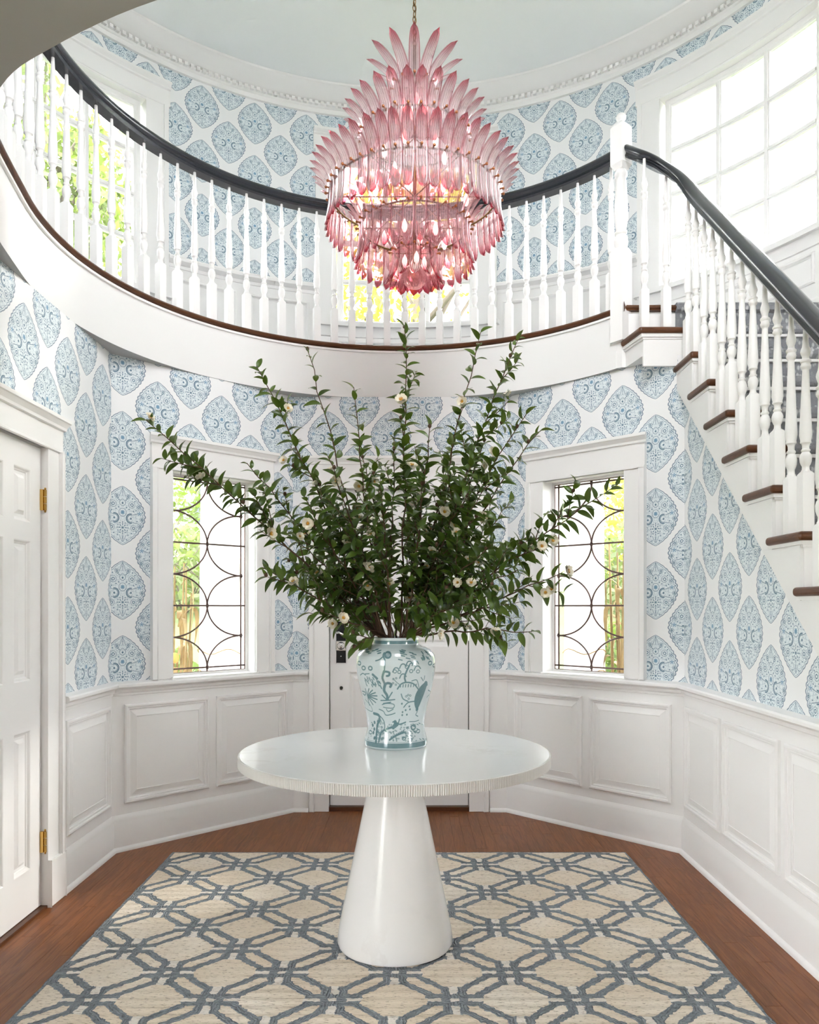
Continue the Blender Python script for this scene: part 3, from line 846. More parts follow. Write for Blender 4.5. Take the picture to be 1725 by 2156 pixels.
# ------------------------------------------------------------------ balusters and railings
TURN = [(1655, 30), (1640, 31), (1628, 25), (1600, 24), (1584, 31), (1560, 38), (1520, 41), (1490, 33), (1476, 25), (1466, 31), (1455, 31), (1446, 23), (1420, 23), (1404, 28), (1396, 36), (1384, 36), (1376, 34), (1330, 42), (1260, 40), (1150, 35), (1000, 30), (860, 25), (765, 22), (752, 24), (742, 32), (722, 35), (708, 30), (700, 29), (690, 36), (676, 36), (664, 24), (645, 23), (620, 31), (600, 35), (580, 32), (555, 24), (520, 20), (335, 14)]
def baluster_mesh(H, base=0.235, name='baluster'):
    m = MB(); h = 0.0218
    m.rings([[(-h, -h, 0), (h, -h, 0), (h, h, 0), (-h, h, 0)], [(-h, -h, base), (h, -h, base), (h, h, base), (-h, h, base)], [(-.014, -.014, base+.010), (.014, -.014, base+.010), (.014, .014, base+.010), (-.014, .014, base+.010)]], True, True, True)
    sc = (H-base)/(1668-335)
    nsides = 12
    rs = [[(r*.000535*math.cos(2*PI*k/nsides), r*.000535*math.sin(2*PI*k/nsides), base+(1668-y)*sc) for k in range(nsides)] for y, r in TURN]
    m.rings(rs, True, False, True)
    return m.mesh(name, M['white'], angle=38)
RAIL = [(-.026, 0), (-.030, .010), (-.024, .018), (-.023, .026), (-.031, .034), (-.034, .044), (-.030, .058), (-.016, .067), (0, .069), (.016, .067), (.030, .058), (.034, .044), (.031, .034), (.023, .026), (.024, .018), (.030, .010), (.026, 0)]
RAIL = [(a*1.22, z*1.18) for a, z in RAIL]
ZR = 3.905                                          # underside of the balcony rail
def offset(path, d):
    out = []
    for i, p in enumerate(path):
        a = Vector(path[max(i-1, 0)]); c = Vector(path[min(i+1, len(path)-1)]); t = (c-a).normalized()
        out.append((p[0]+t.y*d, p[1]-t.x*d))
    return out
rail_path = offset(opening[:96], 0.045)
br = thing('balcony_railing', 'curved balcony railing with white turned balusters and black handrail', 'railing', (OC[0], OC[1], ZF))
inv = T((-OC[0], -OC[1], -ZF))
def rel(mb, base): return mb.warp(lambda x, y, z: (x-base[0], y-base[1], z-base[2]))
BB = (OC[0], OC[1], ZF)
rel(MB().sweep([(-a, z) for a, z in RAIL], [(*p, ZR) for p in rail_path]), BB).build('handrail', M['rail'], br, smooth=True, angle=50)
bm_ = baluster_mesh(ZR+.004-ZF-.022)
# place by arc length
dist_acc = 0.0; sp = 0.1165
start = None
# phase so that a baluster stands at 88.7 degrees on the rail circle
tot = []; L = 0
for i, p in enumerate(rail_path):
    if i: L += math.hypot(p[0]-rail_path[i-1][0], p[1]-rail_path[i-1][1])
    tot.append(L)
rr = OR+.045
Lref = math.radians(88.7-A0)*rr
first = Lref - sp*int((Lref-0.075)/sp)
s_ = first
while s_ < tot[-1]:
    i = next(k for k in range(1, len(tot)) if tot[k] >= s_)
    f = (s_-tot[i-1])/(tot[i]-tot[i-1]); a, c = rail_path[i-1], rail_path[i]
    p = (a[0]+(c[0]-a[0])*f, a[1]+(c[1]-a[1])*f); ang = math.atan2(c[1]-a[1], c[0]-a[0])
    obj('baluster', bm_, br, T((p[0]-BB[0], p[1]-BB[1], 0.020)) @ RZ(ang))
    s_ += sp
# newel post
NP = (OC[0]+1.575*math.cos(math.radians(A0-.6)), OC[1]+1.575*math.sin(math.radians(A0-.6)))
nw = thing('newel_post', 'white turned newel post at the head of the stair', 'post', (NP[0], NP[1], 2.845), rz=math.radians(A0))
h = .043
sq = lambda a, z: [(-a, -a, z), (a, -a, z), (a, a, z), (-a, a, z)]
z = lambda v: v-2.845
m = MB(); m.rings([sq(h, 0), sq(h, z(3.36)), sq(.030, z(3.385))], True, True, True); m.build('base_block', M['white'], nw)
m = MB(); m.lathe([(.028, z(3.38)), (.036, z(3.392)), (.040, z(3.42)), (.036, z(3.448)), (.026, z(3.462)), (.034, z(3.470)), (.034, z(3.480)), (.028, z(3.488)), (.040, z(3.56)), (.038, z(3.62)), (.030, z(3.76)), (.028, z(3.79)), (.036, z(3.80)), (.036, z(3.815)), (.028, z(3.83)), (.028, z(3.85))], 20)
m.build('turned_shaft', M['white'], nw, smooth=True, angle=50)
m = MB(); m.rings([sq(.028, z(3.832)), sq(h, z(3.862)), sq(h, z(4.075)), sq(.026, z(4.100))], True, True, True); m.build('top_block', M['white'], nw)
m = MB(); m.lathe([(.022, z(4.095)), (.018, z(4.108)), (.020, z(4.118)), (.028, z(4.128)), (.029, z(4.140)), (.022, z(4.152)), (.008, z(4.157))], 20); m.build('finial', M['white'], nw, smooth=True)

# ------------------------------------------------------------------ staircase
Z0, Y0, RISE, RUN = 2.85, 4.165, 0.207, 0.222
st = thing('staircase', 'white staircase with brown wooden treads climbing along the right wall', 'staircase', (XR, 2.5, 0))
SB = (XR, 2.5, 0)
XO = 1.428
def tread(k):
    zt = Z0-RISE*k; yf = Y0-RUN*k
    if k == 0: poly = [(1.190, 4.40), (1.232, 4.165), (2.60, 4.165), (2.60, 4.40)]
    else: poly = [(XO, yf+.285), (XO, yf), (2.60, yf), (2.60, yf+.285)]
    m = MB(); m.prism(poly, zt-.034, zt); o = rel(m, SB).build('tread', M['nosing'], st); bevel(o, .013, 3)
    m = MB()
    if k == 0:
        m.prism([(1.205, 4.40), (1.247, 4.180), (2.6, 4.180), (2.6, 4.40)], zt-.052, zt-.034)
        m.prism([(1.212, 4.40), (1.256, 4.188), (2.6, 4.188), (2.6, 4.40)], zt-.062, zt-.052)
        rel(m, SB).build('cove_molding', M['white'], st)
        m = MB(); m.prism([(1.17, 4.42), (1.222, 4.40), (1.262, 4.194), (2.6, 4.194), (2.6, 4.42)], ZC, zt-.05); rel(m, SB).build('landing_apron', M['wall_white'], st)
    else:
        m.prism([(XO+.014, yf+.275), (XO+.014, yf+.014), (2.6, yf+.014), (2.6, yf+.275)], zt-.048, zt-.034)
        m.prism([(XO+.022, yf+.268), (XO+.022, yf+.022), (2.6, yf+.022), (2.6, yf+.268)], zt-.058, zt-.048)
        rel(m, SB).build('cove_molding', M['white'], st)
    m = MB(); m.box(XO+.03 if k else 1.26, 2.6, yf+.028, yf+.046, zt-RISE-.0, zt-.034); rel(m, SB).build('riser', M['white'], st)
NT = 12
for k in range(NT): tread(k)
# riser up to the landing floor
m = MB(); m.box(1.225, 2.6, 4.385, 4.40, Z0, ZF-.02); rel(m, SB).build('riser', M['white'], st)
m = MB(); m.box(1.20, 2.6, 4.362, 4.44, ZF-.004, ZF+.026); bevel(rel(m, SB).build('landing_nosing', M['nosing'], st), .012, 3)
# stringer face
prof = []
for k in range(1, NT):
    yf = Y0-RUN*k; zt = Z0-RISE*k-.05
    prof += [(yf+.03+RUN, zt), (yf+.03, zt)]
ytop = 4.225
top = [(ytop, Z0-.06), (Y0+.03, Z0-.06)] + prof
yl = prof[-1][0]
low = [(yl, zs_line(yl)), (ytop, zs_line(ytop))]
poly = top + low
m = MB(); nP = len(poly)
m.add([(XO+.016, y, z) for y, z in poly] + [(XR, y, z) for y, z in poly], [tuple(range(nP)), tuple(reversed(range(nP, 2*nP)))] + [(k, (k+1) % nP, nP+(k+1) % nP, nP+k) for k in range(nP)])
rel(m, SB).build('stringer', M['wall_white'], st)
# carpet runner
rn = thing('stair_runner', 'grey speckled carpet runner covering the stair treads', 'carpet', SB)
for k in range(0, NT):
    zt = Z0-RISE*k; yf = Y0-RUN*k
    xa = 1.50 if k == 0 else 1.60
    pts = [(yf+.30 if k == 0 else yf+.27, zt+.012), (yf+.004, zt+.012), (yf-.010, zt+.002), (yf-.012, zt-.02), (yf-.004, zt-.036), (yf+.018, zt-.05), (yf+.018, zt-RISE+.012)]
    m = MB(); m.rings([[(xx, y, z) for y, z in pts] + [(xx, y+.009, z-.008) for y, z in reversed(pts)] for xx in (xa, 2.45)], True, True, True)
    rel(m, SB).build('carpet_step', M['carpet'], rn)
    m = MB(); m.box(xa, 2.45, yf+.002, yf+.017, zt-.056, zt-.042); rel(m, SB).build('nosing_highlight', M['white'], rn)  # white strip stands in for the lit edge under each nosing
m = MB(); m.rings([[(xx, y, z) for y, z in [(4.60, ZF+.036), (4.36, ZF+.036), (4.345, ZF+.024), (4.345, ZF-.01), (4.372, ZF-.02), (4.372, Z0+.01), (4.384, Z0+.01), (4.384, ZF+.0), (4.60, ZF+.026)]] for xx in (1.50, 2.45)], True, True, True)
rel(m, SB).build('carpet_step', M['carpet'], rn)
# stair railing
sr = thing('stair_railing', 'sloping stair railing with paired white balusters and black handrail', 'railing', SB)
XB = 1.470
def zrail(y): return 3.365 + 0.927*(y-3.89) - 0.035
path = catmull([(NP[0]+.035, NP[1]-.045, 3.872), (1.285, 4.288, 3.795), (1.375, 4.215, 3.700), (1.442, 4.11, 3.572), (XB, 3.98, zrail(3.98)), (XB, 3.7, zrail(3.7)), (XB, 3.2, zrail(3.2)), (XB, 2.0, zrail(2.0))], 8)
m = MB().sweep([(a*1.0, z_) for a, z_ in RAIL], path)
rel(m, SB).build('handrail', M['rail'], sr, smooth=True, angle=50)
def place_bal(x, y, zb, zt):
    me = baluster_mesh(zt-zb+.006, base=0.215)
    obj('baluster', me, sr, T((x-SB[0], y-SB[1], zb)))
def zpath(y, x):
    best = min(path, key=lambda p: (p[0]-x)**2+(p[1]-y)**2); return best[2]
place_bal(1.275, 4.225, Z0, zpath(4.27, 1.29)); place_bal(1.388, 4.205, Z0, zpath(4.205, 1.388))
for k in range(1, 10):
    zt = Z0-RISE*k; yf = Y0-RUN*k
    for off in (0.150, 0.040):
        y = yf+off
        place_bal(XB, y, zt, zrail(y) if y < 4.0 else zpath(y, XB))

# ------------------------------------------------------------------ rear of the hall behind the viewer
m = MB(); m.box(-1.75, 2.62, -1.32, -1.2, 0, ZC); m.box(2.5, 2.62, -1.2, .6, 0, ZC)
struct(m.build('wall_rear', M['wall_white']), 'white wall behind the viewer')

# ------------------------------------------------------------------ rug
rug = MB(); RX0, RX1, RY0, RY1 = -1.290, 1.152, 1.10, 4.139
pts = []
nx, ny = 60, 70
per = [(RX0+(RX1-RX0)*i/nx, RY0) for i in range(nx)] + [(RX1, RY0+(RY1-RY0)*i/ny) for i in range(ny)] + [(RX1-(RX1-RX0)*i/nx, RY1) for i in range(nx)] + [(RX0, RY1-(RY1-RY0)*i/ny) for i in range(ny)]
r2 = random.Random(3)
per = [(x+r2.uniform(-.003, .003), y+r2.uniform(-.003, .003)) for x, y in per]
cxr, cyr = (RX0+RX1)/2, (RY0+RY1)/2
sh = lambda d: [(x-d*(1 if x > cxr else -1), y-d*(1 if y > cyr else -1)) for x, y in per]
m = MB(); m.rings([[(x, y, 0.0) for x, y in per], [(x, y, 0.008) for x, y in per], [(x, y, 0.012) for x, y in sh(.005)]], True, False, True)
rugo = m.build('rug', M['rug'])
tag(rugo, 'cream woven rug with a blue trellis pattern under the table', 'rug')

# ------------------------------------------------------------------ pedestal table
TX, TY, TZ = -0.067, 3.02, 0.012
tb = thing('pedestal_table', 'round white marble table with a reeded edge on a cone pedestal', 'table', (TX, TY, TZ))
m = MB(); m.lathe([(.205, 0), (.222, .006), (.226, .018), (.219, .07), (.0835, .72), (.083, .728)], 64); m.build('cone_base', M['marble'], tb, smooth=True, angle=40)
R_ = 0.604; zt0, zt1 = .716, .752
m = MB(); m.lathe([(.06, zt0+.002), (R_-.012, zt0+.002), (R_-.012, zt1), (R_-.006, zt1+.001), (R_-.008, zt1+.003), (.05, zt1+.003)], 128); m.build('table_top', M['marble'], tb, smooth=True, angle=30)
NR = 480; ring0, ring1 = [], []
for i in range(NR):
    for q in range(5):
        a = 2*PI*(i+q/5)/NR; r = R_-.004 + .0036*abs(math.sin(PI*q/5))
        ring0.append((r*math.cos(a), r*math.sin(a)))
m = MB(); m.rings([[(x*.988, y*.988, zt0) for x, y in ring0], [(x, y, zt0+.001) for x, y in ring0], [(x, y, zt1+.001) for x, y in ring0], [(x*.985, y*.985, zt1+.0025) for x, y in ring0]], True)
m.build('reeded_edge', M['marble_edge'], tb)

# ------------------------------------------------------------------ vase with painted garden
VX, VY, VZ = -0.066, 3.12, TZ+zt1+.0035
PXM = 0.001926/7.986
prof_px = [(1985, 508), (1960, 524), (1920, 528), (1880, 527), (1850, 520), (1800, 508), (1740, 493), (1690, 485), (1620, 482), (1540, 489), (1460, 503), (1380, 517), (1300, 534), (1200, 560), (1100, 586), (1000, 610), (900, 632), (800, 650), (700, 661), (600, 668), (520, 664), (460, 648), (410, 618), (370, 575), (340, 525), (318, 470), (300, 420), (288, 394), (278, 385), (240, 383), (195, 384), (180, 386), (172, 380)]
def vr(y):
    ys = [p[0] for p in prof_px][::-1]; rs_ = [p[1] for p in prof_px][::-1]
    return float(np.interp(y, ys, rs_))
# paint strokes, given on the unrolled front: (x, y) in vase-width units
strokes = []
def st_(pts, w, jit=0):
    pts = catmull(pts, 5) if len(pts) > 2 else pts
    strokes.append((pts, w))
def blob(x, y, r): strokes.append(([(x, y), (x+.1, y)], r*1.15))
def ringp(x, y, r, w): strokes.append(([(x+r*math.cos(a), y+r*math.sin(a)) for a in [2*PI*k/14 for k in range(15)]], w))
# rose tree in the middle
ringp(715, 430, 45, 18); ringp(715, 430, 16, 6); st_([(655, 400), (640, 440), (665, 500)], 13); st_([(520, 525), (580, 505), (630, 465)], 10)
st_([(670, 510), (665, 600), (660, 680)], 12); st_([(655, 700), (690, 695), (740, 710), (735, 755), (700, 765)], 18)
st_([(655, 690), (630, 790), (655, 870), (662, 880)], 20); st_([(665, 900), (720, 880), (770, 900), (755, 940)], 22); st_([(672, 900), (655, 1000), (700, 1080), (710, 1150)], 26)
for p in [((705, 1165), (620, 1080)), ((705, 1165), (600, 1170)), ((705, 1165), (785, 1030)), ((705, 1165), (825, 1150)), ((640, 1220), (760, 1195))]: st_(list(p), 10)
st_([(620, 1240), (700, 1215), (810, 1230), (800, 1290), (690, 1290), (640, 1280)], 7); st_([(570, 1320), (640, 1350), (680, 1410), (760, 1400), (830, 1375)], 8); st_([(690, 1310), (720, 1350), (800, 1310)], 7)
# bush upper right
st_([(1000, 855), (985, 780), (1020, 680), (1060, 600)], 15)
for cx_, cy_ in [(850, 660), (960, 600), (1100, 590), (1190, 640), (1060, 560), (960, 760), (1160, 560)]: st_([(cx_-55, cy_+40), (cx_-25, cy_-20), (cx_+20, cy_-25), (cx_+50, cy_+15)], 9)
for a in [(830, 690), (900, 700), (1090, 690), (1200, 700), (1020, 620)]: ringp(a[0], a[1], 26, 6)
st_([(870, 975), (930, 895), (1020, 870), (1130, 900), (1210, 1000)], 12)
for i in range(7): st_([(920+i*42, 905), (915+i*42, 945)], 8)
st_([(1100, 850), (1180, 840), (1215, 960)], 7); st_([(800, 800), (850, 860), (900, 900)], 5)
for a in [(805, 815), (850, 800), (800, 880), (845, 905)]: ringp(a[0], a[1], 13, 4)
# parrot
for i in range(22):
    t = i/21; blob(1335-t*150 - 40*math.sin(PI*t), 910+t*420, 34 + 66*math.sin(PI*min(1, t*1.1))**.8)
blob(1325, 905, 38); st_([(1345, 900), (1352, 940)], 14); st_([(1250, 800), (1285, 860)], 7); st_([(1310, 780), (1300, 840)], 7)
st_([(1190, 1370), (1165, 1420), (1200, 1450)], 8); st_([(1060, 1525), (1150, 1530), (1215, 1520)], 6)
# branch beside parrot
st_([(970, 1280), (1040, 1205), (1150, 1190)], 10); st_([(930, 1060), (960, 1140), (1040, 1185)], 9)
for a in [(940, 1220), (950, 1360), (1000, 1330), (1060, 1270), (1070, 1320), (945, 1410), (1020, 1405)]: blob(a[0], a[1], 16)
for a in [(1010, 1100), (1040, 1080), (1075, 1090), (1050, 1140)]: ringp(a[0], a[1], 14, 4)
# left side flowers and leaves
for a in [(315, 655), (235, 585), (430, 650)]: ringp(a[0], a[1], 30, 12)
rs2 = random.Random(11)
for i in range(26): x_, y_ = rs2.uniform(330, 600), rs2.uniform(790, 940); st_([(x_, y_), (x_+18, y_+34)], 10)
for i in range(16): x_, y_ = rs2.uniform(320, 560), rs2.uniform(335, 430); st_([(x_, y_), (x_+44, y_-10)], 9)
for i in range(9):
    a = -1.9+i*.42; st_([(380, 1130), (380+75*math.cos(a), 1120+70*math.sin(a)), (390+150*math.cos(a), 1130+140*math.sin(a))], 11)
st_([(280, 1050), (340, 1060), (330, 1110), (290, 1090)], 9); st_([(330, 1180), (430, 1280), (450, 1370), (330, 1330), (320, 1240)], 5)
st_([(255, 780), (300, 745), (350, 770)], 8); st_([(340, 750), (410, 740)], 8); st_([(470, 750), (540, 810)], 22)
# top right
for i in range(14): x_, y_ = rs2.uniform(860, 1120), rs2.uniform(340, 500); st_([(x_, y_), (x_+60, y_+14)], 8)
for i in range(12): x_, y_ = rs2.uniform(1250, 1400), rs2.uniform(360, 490); st_([(x_, y_), (x_+22, y_+34)], 14)
ringp(1400, 580, 30, 11); ringp(1470, 630, 24, 10); st_([(1370, 1030), (1410, 1080), (1350, 1150)], 8); st_([(1450, 740), (1440, 860), (1420, 1000)], 6)
# rocks, coral and little bird at the foot
st_([(480, 1400), (560, 1420), (575, 1500), (535, 1600), (515, 1870)], 26)
for a in [(490, 1550), (460, 1600), (485, 1660), (470, 1720), (490, 1800), (550, 1530)]: blob(a[0], a[1], 28)
st_([(560, 1410), (640, 1500), (660, 1620), (600, 1720), (560, 1870)], 9)
for i in range(40): ringp(rs2.uniform(545, 640), rs2.uniform(1480, 1830), 12, 3)
st_([(560, 1850), (590, 1720), (660, 1660), (690, 1700)], 14); st_([(690, 1640), (760, 1615), (830, 1600), (870, 1570)], 20)
for i in range(9): t = i/8; blob(800+t*60, 1610-t*90+40*t*t, 34)
blob(830, 1525, 34); st_([(790, 1525), (815, 1510)], 10); st_([(900, 1480), (890, 1560), (1000, 1530)], 12)
st_([(740, 1810), (850, 1740), (980, 1690)], 16)
for i in range(8): st_([(760+i*28, 1790-i*14), (770+i*28, 1760-i*14)], 12)
ringp(1125, 1625, 36, 13); ringp(1205, 1700, 26, 8); ringp(970, 1790, 26, 7); ringp(420, 1725, 26, 8)
for i in range(70): ringp(rs2.uniform(700, 1180), rs2.uniform(1560, 1850), 9, 3)
for i in range(22): x_, y_ = rs2.uniform(940, 1290), rs2.uniform(1560, 1850); st_([(x_, y_), (x_+26, y_+18)], 7)
for i in range(12): blob(rs2.uniform(350, 460), rs2.uniform(1520, 1840), 9)
# horizontal resolution in 'arc' units where r = 640 units, front centre x = 831
NU, rowsY = 560, np.concatenate([np.linspace(1985, 1840, 26), np.linspace(1836, 420, 300), np.linspace(415, 172, 50)])
R0 = 640.0
th = np.linspace(-PI, PI, NU, endpoint=False)
TH, YY = np.meshgrid(th, rowsY)
fold = np.where(np.abs(TH) > PI/2, np.sign(TH)*PI - TH, TH)           # the design repeats, mirrored, on the back
XX = fold*R0
paint = np.zeros_like(XX)
for pts_, w in strokes:
    q = []
    for x_, y_ in pts_:
        rr_ = vr(y_); q.append((math.asin(max(-.98, min(.98, (x_-831)/rr_)))*R0, y_))
    q = np.array(q); lo = q.min(0)-w-6; hi = q.max(0)+w+6
    mask = (XX > lo[0]) & (XX < hi[0]) & (YY > lo[1]) & (YY < hi[1])
    if not mask.any(): continue
    X_, Y_ = XX[mask], YY[mask]; best = np.full(X_.shape, 1e9)
    for k in range(len(q)-1):
        d = q[k+1]-q[k]; l2 = max(1e-6, d@d); t = np.clip(((X_-q[k, 0])*d[0]+(Y_-q[k, 1])*d[1])/l2, 0, 1)
        best = np.minimum(best, np.hypot(X_-q[k, 0]-t*d[0], Y_-q[k, 1]-t*d[1]))
    val = np.clip((w*.85+4.0-best)/5.0, 0, 1)*0.9
    paint[mask] = np.maximum(paint[mask], val)
for a, c, v in ((1866, 1950, .85), (1962, 1970, .8), (1846, 1852, .8), (216, 268, .9), (284, 290, .7), (1980, 1990, .5)):
    paint = np.where((YY > a) & (YY < c), np.maximum(paint, v), paint)
rr_ = np.array([vr(y) for y in rowsY])*PXM
VV = np.stack([np.sin(TH)*rr_[:, None], -np.cos(TH)*rr_[:, None], np.repeat(((1985-rowsY)*PXM)[:, None], NU, 1)], -1).reshape(-1, 3)
nr = len(rowsY); idx = np.arange(nr*NU).reshape(nr, NU); nxt = np.roll(idx, -1, 1)
F_ = np.stack([idx[:-1], nxt[:-1], nxt[1:], idx[1:]], -1).reshape(-1, 4)
vt = thing('vase', 'pale celadon porcelain vase painted with teal birds and flowers', 'vase', (VX, VY, VZ))
me = bpy.data.meshes.new('vase_body'); me.from_pydata(VV.tolist(), [], F_.tolist())
ca = me.color_attributes.new('paint', 'FLOAT_COLOR', 'POINT')
pc = np.repeat(paint.reshape(-1, 1), 4, 1).astype('f'); pc[:, 3] = 1; ca.data.foreach_set('color', pc.ravel())
me.materials.append(M['vase']); me.polygons.foreach_set('use_smooth', [True]*len(me.polygons)); me.update()
obj('vase_body', me, vt)
VH = (1985-172)*PXM
m = MB(); m.rings([[(r*math.cos(2*PI*k/40), r*math.sin(2*PI*k/40), zz) for k in range(40)] for r, zz in ((.0915, VH), (.088, VH+.0012), (.083, VH-.002), (.082, VH-.05), (.05, VH-.12))], True, False, True)
m.build('rim', plain('vase_rim_glaze', (.60, .70, .71), .15), vt, smooth=True)
m = MB(); m.lathe([(.118, 0), (.1222, 0.0005)], 48); m.build('foot', M['vase'], vt)

# ------------------------------------------------------------------ camellia branches
def leaf_mesh(name, bend, fold_):
    m = MB(); n = 8; rows_ = []
    for i in range(n+1):
        t = i/n; w = 0.235*math.sin(PI*min(1, t**.85))**.75*(1-.25*t) if 0 < t < 1 else 0.004
        y = t; zc = -bend*t*t + .06*math.sin(PI*t)
        rows_.append([(-w, y, zc+fold_*w), (0, y, zc), (w, y, zc+fold_*w)])
    m.rings(rows_, False)
    me = m.mesh(name, M['leaf'], smooth=True); return me
LEAVES = [leaf_mesh('leaf', .10, .35), leaf_mesh('leaf', .28, .25), leaf_mesh('leaf', .02, .5)]
def flower_parts():
    m = MB()
    r3 = random.Random(5)
    for k in range(11):
        a = k*2.4; tilt = .35 + .055*k; L_ = .020+.001*(k % 3)
        w = .011
        P = []
        for t, ww in ((.1, .5), (.5, 1.0), (.85, .95), (1.0, .5)):
            rr1 = L_*t*math.cos(tilt); zz = L_*t*math.sin(tilt) + .003*math.sin(t*3)
            P.append([(rr1*math.cos(a)-w*ww*math.sin(a)*s1, rr1*math.sin(a)+w*ww*math.cos(a)*s1, zz + .004*abs(s1)) for s1 in (-1, 0, 1)])
        m.rings(P, False)
    pet = m.mesh('petals', M['petal'], smooth=True)
    m = MB(); m.sphere((0, 0, .008), .0042, 8, 5)
    for k in range(9): m.tube([(0, 0, .004), (.006*math.cos(k*.7), .006*math.sin(k*.7), .014)], .0009, 4)
    return pet, m.mesh('stamens', M['stamen'])
PET, STA = flower_parts()
budm = MB().sphere((0, 0, .008), .0075, 8, 5, 1.3).mesh('bud', M['bark'], smooth=True)
def leafmat_dir(d, up, roll):
    d = d.normalized(); s1 = d.cross(up)
    if s1.length < 1e-3: s1 = Vector((1, 0, 0))
    s1.normalize(); n1 = s1.cross(d)
    Mx = Matrix(((s1.x, d.x, n1.x, 0), (s1.y, d.y, n1.y, 0), (s1.z, d.z, n1.z, 0), (0, 0, 0, 1)))
    return Mx @ Matrix.Rotation(roll, 4, 'Y')
MOUTH = Vector((VX, VY, VZ+VH))
n_leaf = 0
def branch(tip, label, seed, start=0.28, dens=1.0, twigs=4, flowers=1, group=None, lift=0.42, twig_len=0.16):
    global n_leaf
    r = random.Random(seed)
    tip = Vector(tip)
    dirxy = Vector((tip.x-MOUTH.x, tip.y-MOUTH.y, 0)); L0 = (tip-MOUTH).length
    st0 = MOUTH + (dirxy.normalized()*min(.055, dirxy.length*.4) if dirxy.length > .01 else Vector((r.uniform(-.03, .03), r.uniform(-.03, .03), 0))) + Vector((r.uniform(-.015, .015), r.uniform(-.015, .015), -.0))
    foot = Vector((VX, VY, VZ+.12)) + (MOUTH-st0)*0.35 + Vector((0, 0, 0)); foot.z = VZ+.12
    foot = Vector((VX*1.0 - (st0.x-VX)*.3, VY - (st0.y-VY)*.3, VZ+.14))
    ctrl = st0.lerp(tip, .45) + Vector((0, 0, lift*L0*.22)) + Vector((r.uniform(-.03, .03), r.uniform(-.03, .03), 0))
    pts = [foot] + [(st0*(1-t)**2 + ctrl*2*t*(1-t) + tip*t*t) for t in [i/14 for i in range(15)]]
    for i in range(2, len(pts)-1): pts[i] = pts[i] + Vector((r.uniform(-1, 1), r.uniform(-1, 1), r.uniform(-1, 1)))*.007
    o = thing('camellia_branch', label, 'branch', tuple(foot), group)
    base = foot
    stem = MB(); rads = [.0042] + [.0042*(1-.72*i/14)+.0004 for i in range(15)]
    if L0 < .5: rads = [q*.8 for q in rads]
    stem.tube([p-base for p in pts], rads, 6)
    lines = [(pts[1:], start, 1.0)]
    for q in range(twigs):
        t = .30 + .58*(q+r.random()*.8)/max(1, twigs)
        i = min(13, int(t*14)); p = pts[1+i]; tg = (pts[2+i]-p).normalized()
        side = tg.cross(Vector((r.uniform(-1, 1), r.uniform(-1, 1), r.uniform(-.4, .4)))).normalized()
        d = (tg*.75 + side*.65 + Vector((0, 0, .12))).normalized(); tl = twig_len*r.uniform(.6, 1.25)*(1.15-.5*t)
        tp = [p + d*(tl*u) + Vector((0, 0, .05*tl*u*u)) + tg*(.15*tl*u*u) for u in (0, .25, .5, .75, 1)]
        stem.tube([x_-base for x_ in tp], [.0022, .002, .0018, .0014, .0009], 5)
        lines.append((tp, .25, .9))
    stem.build('stem', M['bark'], o, smooth=True)
    ph = r.random()*6
    for pl_, s0_, sc_ in lines:
        Ls = [0]
        for i in range(1, len(pl_)): Ls.append(Ls[-1]+(pl_[i]-pl_[i-1]).length)
        s_ = Ls[-1]*s0_; step = .0170/dens
        while s_ < Ls[-1]+.004:
            i = next((k for k in range(1, len(Ls)) if Ls[k] >= s_), len(Ls)-1)
            f = min(1, (s_-Ls[i-1])/max(1e-6, Ls[i]-Ls[i-1])); p = pl_[i-1].lerp(pl_[i], f); tg = (pl_[i]-pl_[i-1]).normalized()
            ph += 2.4
            side = tg.cross(Vector((math.cos(ph), math.sin(ph), .3))).normalized()
            end = s_/Ls[-1]
            d = tg*(.45+.5*(end > .93)) + side*.9 + Vector((0, 0, r.uniform(-.35, .30)))
            sz = r.uniform(.048, .080)*sc_*(1.0 if end < .9 else .8)
            Mx = T(p-base) @ leafmat_dir(d, Vector((r.uniform(-.5, .5), r.uniform(-.9, .1), 1)), r.uniform(-.5, .5)) @ Matrix.Scale(sz, 4)
            obj('leaf', LEAVES[r.randrange(3)], o, Mx); n_leaf += 1
            s_ += step*r.uniform(.6, 1.4)
    for q in range(flowers):
        pl_, _, _ = lines[r.randrange(len(lines))]
        i = r.randrange(max(1, len(pl_)*2//5), len(pl_)); p = pl_[min(i, len(pl_)-1)]
        d = Vector((r.uniform(-.7, .7), r.uniform(-1, -.2), r.uniform(-.3, .8)))
        Mx = T(p-base+d.normalized()*.012) @ d.to_track_quat('Z', 'Y').to_matrix().to_4x4() @ Matrix.Scale(r.uniform(.85, 1.4), 4)
        fo = obj('flower', PET, o, Mx); obj('stamens', STA, fo)
    for q in range(2):
        pl_, _, _ = lines[r.randrange(len(lines))]; p = pl_[-1-r.randrange(2)]
        obj('bud', budm, o, T(p-base) @ Matrix.Rotation(r.uniform(-1, 1), 4, 'X'))
    return o
def at(px, py, d): return ((px-868)/1620*d, d, CAM_H+(1280-py)/1620*d)
